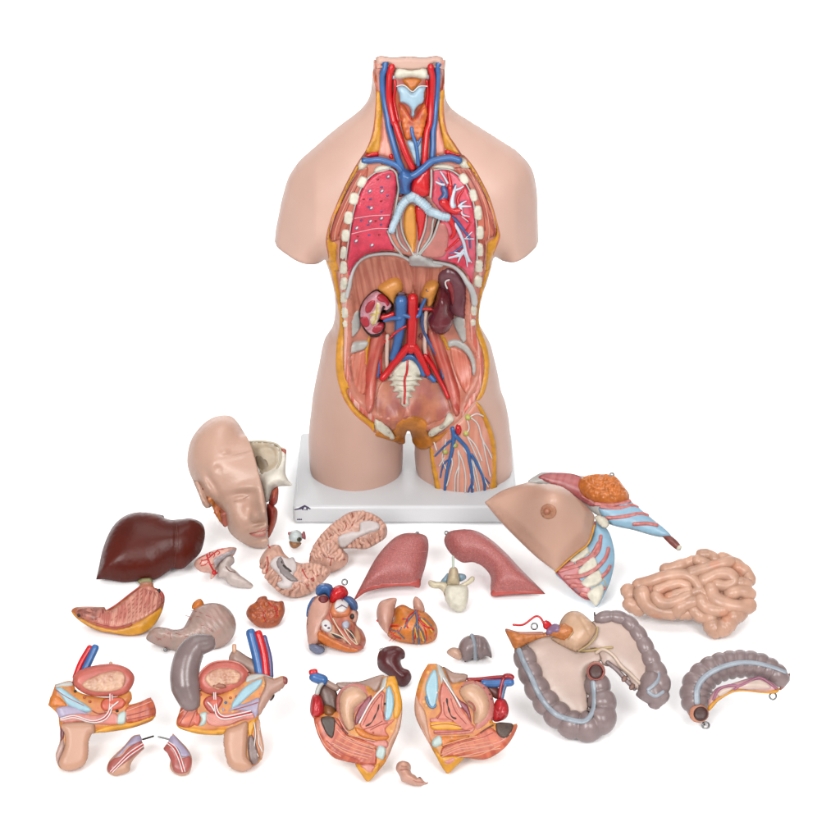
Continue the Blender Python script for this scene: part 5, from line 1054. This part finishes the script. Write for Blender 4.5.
# left male half
root, pl = organ('male_pelvis_half', 'male pelvis half with red and blue vessel stub at its upper left, facing right', 'pelvis half', 69, 771, 38)
tube('artery', Z('I', [(186,196),(215,120),(262,40)]), up(pl, -.006), RED, root, 2.6, k=0)
tube('vein', Z('I', [(235,158),(262,100),(290,40)]), up(pl, -.004), BLUE, root, 3.2, k=0)
ml = slab('I', [(43,342,1),(65,280),(80,235,1),(165,218),(195,270),(300,300),(400,300),(470,270),(482,310),(465,340),(520,328),(582,303,1),(606,400,1),(585,425),(480,462),(340,485),(268,490),(255,530),(252,600),(232,655),(160,686),(105,672),(82,610),(100,550),(108,500),(100,440),(92,390)], pl, PFAT, root)
ms_ = Surf(ml)
def I_(n, p, m, th=.0012, lift=.0004, **k): return D(n, 'I', p, m, th, lift, ms_, root, step=1.4, **k)
I_('skin_sac', [(112,445),(160,432),(280,438),(290,480),(268,492),(254,530),(250,600),(230,655),(160,684),(118,676),(100,640),(128,560),(130,500)], SKS, .008, r=.012)
I_('sac_slit', [(112,455),(126,450),(128,500),(116,540),(108,510)], M('slit_red', (120,50,56), .4), .001, .001)
I_('testis_edge', [(84,610),(100,550),(122,520),(128,560),(100,640),(108,665),(92,650)], M('sac_side', (198,160,148), .38, .1, 60), .003, .0006)
I_('sheath', [(82,236),(164,220),(172,240),(110,248),(86,254)], GREYF, .0015)
I_('pubic_bone', [(82,256),(112,252),(180,300),(240,340),(272,370),(236,378),(150,345),(112,295)], PUB, .0016)
I_('fat_edge', [(62,290),(100,300),(140,345),(90,350),(50,345)], ORANGE, .0012)
I_('cavernous_tissue', [(90,356),(190,350),(235,378),(270,385),(160,398),(112,410),(96,395)], LIL, .0012)
I_('spongy_tissue', [(106,412),(180,382),(290,395),(350,370),(360,320),(330,320),(318,345),(345,380),(400,385),(412,440),(300,442),(200,430),(130,440)], PINKT, .0012)
I_('prostate', [(318,345),(330,315),(370,305),(430,305),(450,330),(430,358),(380,372),(335,370)], M('prostate_paint', (216,96,70), .36, .1, 80), .0025, .0004)
I_('white_cartilage', [(412,388),(450,374),(444,438),(404,440)], STONE, .0022, .0004)
I_('muscle', [(450,362),(520,332),(582,306),(604,398),(500,432),(452,430)], REDM, .0014)
I_('fat_strip', [(270,488),(340,455),(480,432),(604,392),(604,404),(480,458),(340,482)], FAT, .002, .0006)
for p in ([(110,412),(180,398),(270,425),(330,410),(362,370),(366,270)], [(112,420),(180,408),(270,434),(340,420),(374,372),(378,270)]): T('urethra_line', 'I', p, WHITE, .6, ms_, root, k=.8, lift=.0016, seg=6)
T('urethra', 'I', [(112,416),(180,403),(270,430),(336,415),(368,371),(372,270)], RED, .5, ms_, root, k=.5, lift=.0016, seg=6)
T('duct', 'I', [(362,366),(385,345),(410,326)], WHITE, .7, ms_, root, k=.8, lift=.003, seg=6)
for x, y in ((183,271),(232,303),(262,325),(405,373)): I_('vessel_cut', ellip(x, y, 8, 7, 0, 8), DARK if x in (183, 405) else REDM, .0012, .002)
bl = B('bladder', 'I', [(170,218),(190,172),(260,140),(370,124),(440,138),(480,165),(496,200),(480,250),(440,288),(340,298),(250,288),(190,252)], up(pl, .007), BLAD, root, H=.006, Hb=.02, R=.006, step=1.4)
bS = Surf(bl)
D('bladder_lining', 'I', [(222,236),(255,205),(300,185),(370,163),(430,168),(448,195),(440,240),(410,262),(340,272),(265,265)], BLIN, .0016, .0006, bS, root, step=1.2, bump=lambda x, y: .0012 * mnoise.noise((x*.35, y*.35, 3)))
B('urachus_knob', 'I', ellip(372, 122, 10, 10), up(pl, .004), PEACH, root, H=.003, step=1)
# right male half
root, pl = organ('male_pelvis_half', 'male pelvis half with thick grey bowel on its left, in front of the closed stomach', 'pelvis half', 243, 771, 38)
MAG = M('bowel_paint', (142,122,120), .26, .1, 40, .06)
tube('rectum', [p + (r,) for p, r in zip(Z('H', [(285,265),(240,275),(205,320),(188,390),(192,450),(212,515)]), (7.5,10,11.5,12,12,9))], up(pl, .006), MAG, root, k=0, seg=20)
B('flap', 'H', [(372,330),(385,300),(400,290),(450,320),(490,345),(500,400),(450,390),(380,350)], up(pl, -.004), FLAP, root, H=.005, step=1.4)
tube('duct_stub', Z('H', [(396,300),(396,276)]), up(pl, -.002), PEACH, root, 1.9, k=0)
tube('vein', Z('H', [(505,395),(490,320),(465,222)]), up(pl, .0), BLUE, root, 4.1, k=0)
tube('artery', Z('H', [(530,400),(520,310),(497,225)]), up(pl, .002), RED, root, 3.3, k=0)
tube('vein', Z('H', [(550,405),(545,330),(522,240)]), up(pl, -.002), M('vein_purple', (92,88,140), .34), root, 2.2, k=0)
mr = slab('H', [(155,612),(170,540),(178,500),(235,480),(260,460),(310,480),(400,440),(450,400),(510,395),(560,415),(600,404),(618,420),(600,450),(560,480),(525,530),(500,570),(505,620),(520,710),(505,760),(470,785),(430,800),(380,780),(358,720),(360,640),(300,650),(220,640)], pl, PFAT, root)
mS = Surf(mr)
def H_(n, p, m, th=.0012, lift=.0004, **k): return D(n, 'H', p, m, th, lift, mS, root, step=1.4, **k)
H_('muscle', [(158,605),(172,540),(180,505),(215,495),(240,540),(235,600),(200,620)], REDM, .0014, ang=70)
H_('fat_strip', [(156,612),(220,620),(300,630),(360,625),(358,645),(300,650),(220,640)], FAT, .002, .0006)
H_('sheath', [(455,402),(515,396),(560,412),(520,408),(470,425),(445,430)], GREYF, .0014)
H_('skin_flap', [(520,405),(565,418),(600,406),(616,420),(600,450),(560,480),(525,530),(498,570),(490,540),(505,490),(525,440)], M('flap_skin', (190,146,128), .38, .1, 60), .004, .0005)
H_('flap_tip', [(598,408),(616,414),(612,436),(594,432)], M('tip_red', (150,70,60), .4), .003, .003)
H_('pubic_bone', [(515,415),(505,445),(455,490),(410,530),(385,540),(388,515),(430,460),(470,430)], PUB, .0016)
H_('cavernous_tissue', [(400,530),(450,515),(500,495),(500,540),(485,580),(470,560),(400,548),(370,550)], LIL, .0012)
H_('spongy_tissue', [(278,560),(330,560),(380,560),(440,548),(475,560),(480,580),(430,590),(370,612),(300,612),(275,590)], PINKT, .0012)
H_('prostate', [(265,515),(280,492),(320,485),(348,500),(335,530),(310,560),(285,550)], M('prostate_dark', (190,76,64), .36, .1, 80), .002, .0004)
H_('prostate_core', [(278,520),(295,503),(330,503),(325,530),(305,545)], MATS['prostate_paint'], .0012, .002)
H_('white_cartilage', [(250,562),(282,556),(274,605),(248,612),(258,585)], STONE, .0022, .0004)
H_('muscle', [(222,575),(248,560),(255,585),(245,612),(225,605)], MATS['prostate_paint'], .0014)
H_('skin_sac', [(360,630),(400,612),(450,595),(452,660),(450,740),(470,770),(470,785),(430,800),(380,780),(358,720)], SKS, .009, r=.012)
H_('fat_strip', [(455,600),(485,585),(478,620),(465,660),(455,650)], FAT, .0012)
H_('testis', [(455,660),(470,650),(490,700),(500,755),(475,775),(455,740)], M('testis_grey', (140,116,112), .36, .15, 90, .2), .003, .0005)
H_('cord_edge', [(488,590),(500,585),(508,640),(520,710),(508,755),(498,700),(485,640)], SKS, .003, .0005)
for p in ([(309,450),(312,520),(322,570),(350,585),(400,578),(470,562)], [(318,450),(320,520),(332,562),(355,574),(400,566),(465,550)]): T('urethra_line', 'H', p, WHITE, .6, mS, root, k=.8, lift=.0016, seg=6)
T('urethra', 'H', [(313,450),(316,520),(327,566),(352,580),(400,572),(468,556)], RED, .5, mS, root, k=.5, lift=.0016, seg=6)
T('duct', 'H', [(312,550),(300,530),(285,515)], WHITE, .7, mS, root, k=.8, lift=.003, seg=6)
for x, y, m in ((380,495,REDM),(360,515,BLUE),(255,482,REDM),(405,490,REDM),(350,545,LIL)): H_('vessel_cut', ellip(x, y, 6, 6, 0, 8), m, .0012, .001)
for p in ([(478,600),(485,650),(480,700),(495,740)], [(500,600),(495,680),(510,720)]): T('cord_line', 'H', p, WHITE, .5, mS, root, k=.8, lift=.002, seg=6)
B('dark_hollow', 'H', [(545,495),(565,480),(562,495),(548,508)], up(pl, -.002), DARK, root, H=.003, step=1)
br = B('bladder', 'H', [(240,420),(258,380),(300,348),(360,338),(420,350),(455,385),(450,420),(410,455),(340,480),(280,478),(250,455)], up(pl, .008), BLAD, root, H=.006, Hb=.02, R=.006, step=1.4)
bS = Surf(br)
D('bladder_lining', 'H', [(272,415),(295,385),(340,372),(400,378),(425,400),(410,430),(350,445),(330,460),(300,450),(285,435)], BLIN, .0016, .0006, bS, root, step=1.2, bump=lambda x, y: .0012 * mnoise.noise((x*.35, y*.35, 7)))
D('bladder_floor', 'H', [(305,445),(340,432),(362,450),(330,455)], M('floor_brown', (160,96,70), .4), .001, .002, bS, root, step=1.2)
T('rim_line', 'H', [(245,412),(262,380),(302,350),(360,341),(420,353),(452,385)], PINKT, .8, bS, root, k=.5)
# penis halves
SP = M('spongy_red', (188,98,90), .36, .1, 60, .15)
def penis(label, px, py, out, lil, red, lines, pin, knob):
    root, pl = organ('penis_half', label, 'organ half', px, py, 46, lift=.006)
    b = B('skin', 'I', out, pl, SKS, root, H=.010, Hb=.012, edge=.003, edgeb=.001, R=.004, step=1.2); S_ = Surf(b)
    D('cavernous_tissue', 'I', lil, LIL, .0012, .0004, S_, root, step=1.2)
    D('spongy_tissue', 'I', red, SP, .0012, .0004, S_, root, step=1.2)
    for q in lines: T('urethra_line', 'I', q, WHITE, .5, S_, root, k=.8, lift=.001, seg=6)
    T('urethra', 'I', [((a[0]+c[0])/2, (a[1]+c[1])/2) for a, c in zip(*lines)], RED, .5, S_, root, k=.5, lift=.0012, seg=6)
    tube('pin', Z('I', pin), up(pl, .002), STEEL if knob else M('pin_dark', (70,66,64), .35, metal=1, bump=0), root, .8, k=0)
penis('small cut penis half pointing lower left, with dark pin at its upper right', 115, 776, [(350,680),(362,640),(385,612),(440,560),(488,506),(525,497,1),(547,570,1),(490,628),(475,660),(470,688),(430,706),(395,713),(360,700)],
      [(400,610),(445,562),(490,510),(524,502),(532,530),(470,560),(420,610),(390,618)], [(356,675),(366,642),(390,622),(425,612),(472,562),(532,534),(542,566),(485,615),(440,650),(380,690),(362,692)],
      ([(372,688),(410,650),(470,590),(535,545)], [(382,692),(418,658),(478,600),(540,556)]), [(540,522),(595,505)], False)
penis('small cut penis half pointing lower right, with pale pin at its upper left', 181, 776, [(648,572),(672,545),(698,492,1),(740,535),(772,570),(795,610),(798,650),(782,700),(745,713),(705,700),(682,670),(685,620),(665,590)],
      [(675,535),(698,500),(738,540),(768,575),(786,605),(745,615),(720,570)], [(652,570),(672,545),(715,575),(742,620),(786,612),(794,650),(775,690),(740,700),(705,690),(690,640),(670,595)],
      ([(670,545),(700,570),(725,620),(748,690)], [(680,538),(712,562),(738,615),(760,688)]), [(622,508),(672,520)], True)
# left female half
root, pl = organ('female_pelvis_half', 'open female pelvis half with red bulb on its left edge, in front of the kidney', 'pelvis half', 368, 782, 38)
B('flap', 'L', [(205,240),(330,232),(465,195),(480,230),(440,310),(400,330),(300,300),(215,270)], up(pl, -.004), FLAP, root, H=.004, step=1.5)
B('flap', 'L', [(105,255),(140,240),(205,290),(215,420),(180,410),(120,360)], up(pl, -.004), M('dark_flap', (116,84,74), .38, .15, 50), root, H=.004, step=1.5)
tube('vein', Z('L', [(78,205),(100,215),(130,225)]), up(pl, .002), BLUE, root, 4.4, k=0)
tube('vein', Z('L', [(128,222),(160,245),(205,270)]), up(pl, -.002), FLAP, root, 2.6, k=0)
tube('artery', Z('L', [(64,182),(85,178)]), up(pl, .004), RED, root, 2.6, k=0)
tube('vessel', Z('L', [(95,300),(105,265),(125,240)]), up(pl, .004), GREYF, root, 2.0, k=0)
fl = slab('L', [(80,430),(130,415),(205,400),(225,290),(290,250),(380,260),(430,290),(468,205,1),(532,203,1),(552,265),(572,360),(562,480),(520,590),(480,680),(430,745),(380,795,1),(345,755),(308,690),(200,665),(150,620),(108,550),(85,480)], pl, PFAT, root)
fS = Surf(fl)
def L_(n, p, m, th=.0012, lift=.0004, **k): return D(n, 'L', p, m, th, lift, fS, root, step=1.4, **k)
B('red_bulb', 'L', [(56,380),(70,312),(98,300),(128,345),(132,420),(85,442),(62,420)], up(pl, .004), M('bulb_red', (196,36,44), .28, .15, 60, .1), root, H=.014, step=1.3, bump=lambda x, y: -.003 * gz('L', 95, 380, 5, 40, 10)(x, y))
B('brown_lobe', 'L', [(125,370),(165,365),(205,400),(190,440),(135,438)], up(pl, .002), M('lobe_brown', (136,84,44), .38, .16, 80), root, H=.010, step=1.3)
L_('muscle', [(80,440),(125,430),(210,440),(260,525),(330,550),(420,590),(430,660),(420,700),(310,690),(200,662),(150,618),(110,550)], REDM, .0016, ang=35)
L_('dark_opening', [(118,440),(190,436),(196,490),(180,552),(148,525)], M('opening_dark_brown', (70,50,38), .45, .2), .001, .002)
L_('bladder_muscle', [(335,465),(400,345),(455,285),(475,300),(472,360),(478,450),(530,445),(480,500),(495,540),(400,530),(345,495)], M('cut_pink_muscle', (224,132,108), .36, .12, 90, .2, fib=((196,84,70), 16, 6, .4)), .0014, ang=-30)
L_('purple_pouch', [(308,432),(345,358),(398,308),(395,350),(345,440),(312,478)], PUR, .0014)
L_('pubic_bone', [(484,272),(503,258),(526,330),(520,400),(500,446),(474,450),(478,360)], PUB, .002)
L_('fat_edge', [(490,212),(530,206),(550,262),(570,350),(558,420),(530,442),(522,400),(530,330),(506,258),(480,275)], FAT, .0014)
L_('ligament', [(468,215),(490,208),(482,265),(440,300),(400,345),(445,280)], GREYF, .0012)
L_('fat_band', [(306,490),(345,500),(400,530),(498,540),(482,560),(400,560),(330,532)], ORANGE, .0016)
L_('skin_edge', [(545,440),(568,370),(562,480),(520,590),(482,672),(478,620),(500,560),(530,500)], SKS, .0016)
L_('pink_layer', [(330,540),(400,565),(485,562),(495,600),(475,605),(430,600),(380,575)], PINKT, .0012, ang=15)
L_('white_block', [(432,608),(445,588),(477,606),(465,668),(424,650)], STONE, .002, .001)
L_('tail_fat', [(310,692),(345,696),(420,702),(445,690),(428,742),(380,793),(345,752)], FAT, .0016)
L_('tail_muscle', [(340,700),(420,705),(400,745),(375,740)], PINKT, .001, .0014)
T('white_line', 'L', [(468,270),(405,335),(350,430),(332,465)], WHITE, .8, fS, root, k=.8, lift=.001, seg=6)
T('slit', 'L', [(370,482),(395,470),(410,450),(420,425),(436,395),(442,362)], DARK, .6, fS, root, k=.1, lift=.0015, seg=6, rf=lambda t: 1 + .35 * math.sin(t * 17))
T('groove', 'L', [(196,450),(225,490),(265,525)], M('groove_brown', (110,56,48), .45), .6, fS, root, k=.5, lift=.001, seg=6)
for p in ([(200,560),(280,600),(400,640)], [(220,540),(320,590),(420,620)], [(190,590),(260,630),(380,665)], [(260,540),(340,575),(420,600)]): T('fibre', 'L', p, M('fibre_pale', (236,160,120), .36), .6, fS, root, k=.5, lift=.001, seg=6)
for x, y, m in ((385,597,DARK),(410,520,REDM),(475,358,DARK)): L_('vessel_cut', ellip(x, y, 6, 7, 0, 8), m, .001, .002)
uw = B('womb_wall', 'L', [(203,345),(225,280),(290,243),(350,248),(388,285),(388,335),(345,385),(315,430),(300,490),(262,522),(218,460)], up(pl, .007), M('womb_wall_paint', (214,134,124), .36, .1, 60), root, H=.006, Hb=.02, R=.008, step=1.4)
ui = B('womb', 'L', [(218,345),(238,287),(298,257),(350,275),(378,320),(350,350),(312,385),(302,430),(304,492),(270,506),(232,440)], up(pl, .011), PEACH, root, H=.010, Hb=.01, step=1.4)
# right female half
root, pl = organ('female_pelvis_half', 'open female pelvis half with red bulb on its right edge, left of the colon', 'pelvis half', 446, 773, 38)
B('flap', 'MM', [(240,150),(300,180),(378,195),(370,230),(340,250),(310,290),(260,230)], up(pl, -.004), M('flap_brown', (176,140,124), .38, .1, 40), root, H=.004, step=1.5)
B('flap', 'MM', [(430,225),(520,250),(580,300),(545,330),(520,320),(460,260)], up(pl, -.006), M('dark_flap_red', (126,70,64), .38, .15, 50), root, H=.004, step=1.5)
tube('artery', Z('MM', [(385,222),(450,220),(520,212),(585,208)]), up(pl, -.002), M('artery_dark', (170,26,36), .3, .1), root, 1.8, k=0)
tube('vein', Z('MM', [(470,243),(540,243),(620,236)]), up(pl, .002), BLUE, root, 3.4, k=0)
tube('artery', Z('MM', [(590,205),(612,200),(626,210)]), up(pl, .004), MATS['artery_dark'], root, 2.4, k=0)
tube('artery', Z('MM', [(580,215),(565,260),(558,320)]), up(pl, .006), MATS['artery_dark'], root, 1.5, k=0)
tube('vein', Z('MM', [(595,240),(580,280),(570,325)]), up(pl, .004), M('vein_teal', (80,104,140), .34), root, 1.6, k=0)
fr_ = slab('MM', [(157,135,1),(205,135,1),(240,155),(285,240),(330,240),(400,228),(470,250),(515,310),(528,380),(520,460),(545,466),(600,480),(655,470,1),(640,530),(580,610),(480,668),(360,660),(310,710),(260,747,1),(180,612),(110,480),(82,400),(90,300),(120,200)], pl, PFAT, root)
rS = Surf(fr_)
def R_(n, p, m, th=.0012, lift=.0004, **k): return D(n, 'MM', p, m, th, lift, rS, root, step=1.4, **k)
rb_ = B('red_bulb', 'MM', [(530,350),(555,325),(590,335),(608,380),(600,430),(560,455),(525,455),(515,420)], up(pl, .004), MATS['bulb_red'], root, H=.013, step=1.3, bump=lambda x, y: -.004 * (gz('MM', 570, 400, 5, 36, 20)(x, y) + gz('MM', 545, 400, 4, 30, -30)(x, y)))
R_('muscle', [(240,600),(330,560),(400,545),(500,490),(560,520),(655,475),(638,530),(580,608),(480,666),(360,658),(300,650),(230,655)], REDM, .0016, ang=-25)
R_('dark_opening', [(540,470),(590,468),(632,476),(620,520),(590,550),(555,540),(538,505)], M('opening_brown_rough', (86,60,46), .5, .25, 200, .5), .001, .002)
R_('pubic_bone', [(190,165),(205,175),(215,250),(210,320),(195,380),(170,378),(145,310),(142,260),(165,200)], PUB, .002)
T('pubic_rim', 'MM', [(145,320),(160,365),(185,385),(200,365)], M('rim_blue', (96,140,180), .36), .9, rS, root, k=.5, lift=.001, seg=6)
R_('ligament', [(205,138),(228,145),(250,190),(300,290),(340,380),(325,365),(290,300),(245,220),(235,250),(220,210)], GREYF, .0012)
R_('bladder_muscle', [(238,240),(270,260),(320,350),(350,385),(400,465),(420,490),(360,510),(290,460),(200,440),(225,400),(215,320)], MATS['cut_pink_muscle'], .0014, ang=60)
R_('purple_pouch', [(305,305),(335,335),(380,370),(400,465),(370,410),(330,360)], PUR, .0014)
R_('fat_band', [(170,462),(260,452),(330,470),(352,500),(280,505),(180,500)], FAT, .0016)
R_('pink_layer', [(170,438),(250,440),(320,448),(280,465),(172,462)], PINKT, .0012)
R_('pink_layer', [(190,505),(300,505),(380,500),(420,490),(400,520),(300,530),(195,528)], PINKT, .0012)
R_('skin_edge', [(90,310),(115,360),(140,400),(155,470),(172,560),(185,600),(110,482),(83,402)], SKS, .0016)
R_('orange_layer', [(230,545),(300,540),(390,535),(360,560),(290,570),(240,600)], ORANGE, .0014)
R_('white_block', [(182,560),(222,535),(238,578),(200,602),(180,590)], STONE, .002, .001)
R_('tail_fat', [(190,612),(240,650),(300,650),(358,655),(310,710),(262,745)], FAT, .0016)
R_('tail_muscle', [(245,680),(300,655),(310,670),(270,700)], PINKT, .001, .0014)
T('white_line', 'MM', [(240,215),(270,260),(310,320),(340,375)], WHITE, .8, rS, root, k=.8, lift=.001, seg=6)
T('slit', 'MM', [(262,330),(268,370),(280,410),(290,435),(312,440)], DARK, .65, rS, root, k=.1, lift=.0015, seg=6, rf=lambda t: 1 + .35 * math.sin(t * 15))
T('groove', 'MM', [(452,522),(480,500),(520,478)], MATS['groove_brown'], .6, rS, root, k=.5, lift=.001, seg=6)
for p in ([(230,640),(330,600),(450,580),(540,560)], [(250,620),(350,580),(470,550)], [(300,640),(420,610),(520,590)], [(350,650),(450,640),(560,590)], [(240,590),(340,560),(430,540)]): T('fibre', 'MM', p, MATS['fibre_pale'], .6, rS, root, k=.5, lift=.001, seg=6)
R_('vessel_cut', ellip(290, 550, 9, 9, 0, 8), PEACH, .002, .001)
for x, y in ((205,295),): R_('pin_hole', ellip(x, y, 7, 7, 0, 8), WHITE, .001, .0024)
uw = B('womb_wall', 'MM', [(318,290),(345,245),(400,228),(470,250),(515,310),(528,385),(515,450),(480,490),(430,520),(400,510),(410,470),(395,400),(345,340)], up(pl, .007), MATS['womb_wall_paint'], root, H=.006, Hb=.02, R=.008, step=1.4)
WS = Surf(uw)
for x, y in ((470,270),(500,305),(510,330),(515,440),(500,460),(420,235),(350,262)): D('vessel_cut', 'MM', ellip(x, y, 6, 5, 0, 8), PUR, .001, .0006, WS, root, step=.9)
ui = B('womb', 'MM', [(332,285),(352,258),(400,242),(450,258),(492,310),(505,380),(490,430),(450,470),(415,465),(410,400),(385,370),(345,320)], up(pl, .011), PEACH, root, H=.011, Hb=.01, step=1.4)
T('womb_crease', 'MM', [(385,345),(408,355),(420,375),(418,395)], M('crease_red', (176,76,70), .4), .7, Surf(ui), root, k=.4, seg=6)

# fine painted boundary lines of the cut faces
LL = M('layer_line_red', (172,74,62), .42); LP_ = M('layer_line_pink', (240,176,156), .4)
for fr, base, rt, sets in (
    ('L', fS, fl.parent, ([(215,435),(270,520),(340,548),(420,565)], [(230,470),(290,560),(410,612)], [(150,565),(220,625),(330,672)], [(180,578),(260,615),(400,655)], [(350,478),(405,370),(455,305)], [(462,310),(455,380),(480,440)], [(95,470),(120,545),(160,605),(230,650)], [(360,500),(420,480),(460,455)], [(395,505),(440,480),(490,465)], [(205,500),(250,545),(330,580),(410,605)])),
    ('MM', rS, fr_.parent, ([(235,655),(330,612),(440,600),(560,570),(620,520)], [(245,605),(340,572),(440,555),(520,520)], [(235,250),(225,330),(235,400),(210,440)], [(262,265),(300,330),(330,400),(390,470)], [(285,330),(310,400),(370,470)], [(245,350),(250,420),(300,455)], [(320,655),(430,632),(560,605)], [(175,480),(260,470),(340,485)], [(190,520),(290,515),(390,508)], [(120,480),(150,540),(180,600)])),
    ('I', ms_, ml.parent, ([(455,372),(520,350),(582,325)], [(455,400),(530,380),(598,355)], [(458,420),(530,405),(602,385)], [(118,425),(180,412),(270,440),(330,430)], [(85,262),(140,300),(230,345)], [(275,372),(305,388),(345,382)], [(330,330),(370,312),(430,312)])),
    ('H', mS, mr.parent, ([(170,560),(200,530),(215,505)], [(170,600),(195,560),(225,520)], [(205,615),(225,570),(240,540)], [(280,575),(350,605),(430,582)], [(395,545),(450,530),(495,515)], [(525,440),(560,450),(590,440)]))):
    for k, q in enumerate(sets):
        T('layer_line', fr, q, LL if k % 3 else LP_, .38, base, rt, k=.4, lift=.0015, seg=6)
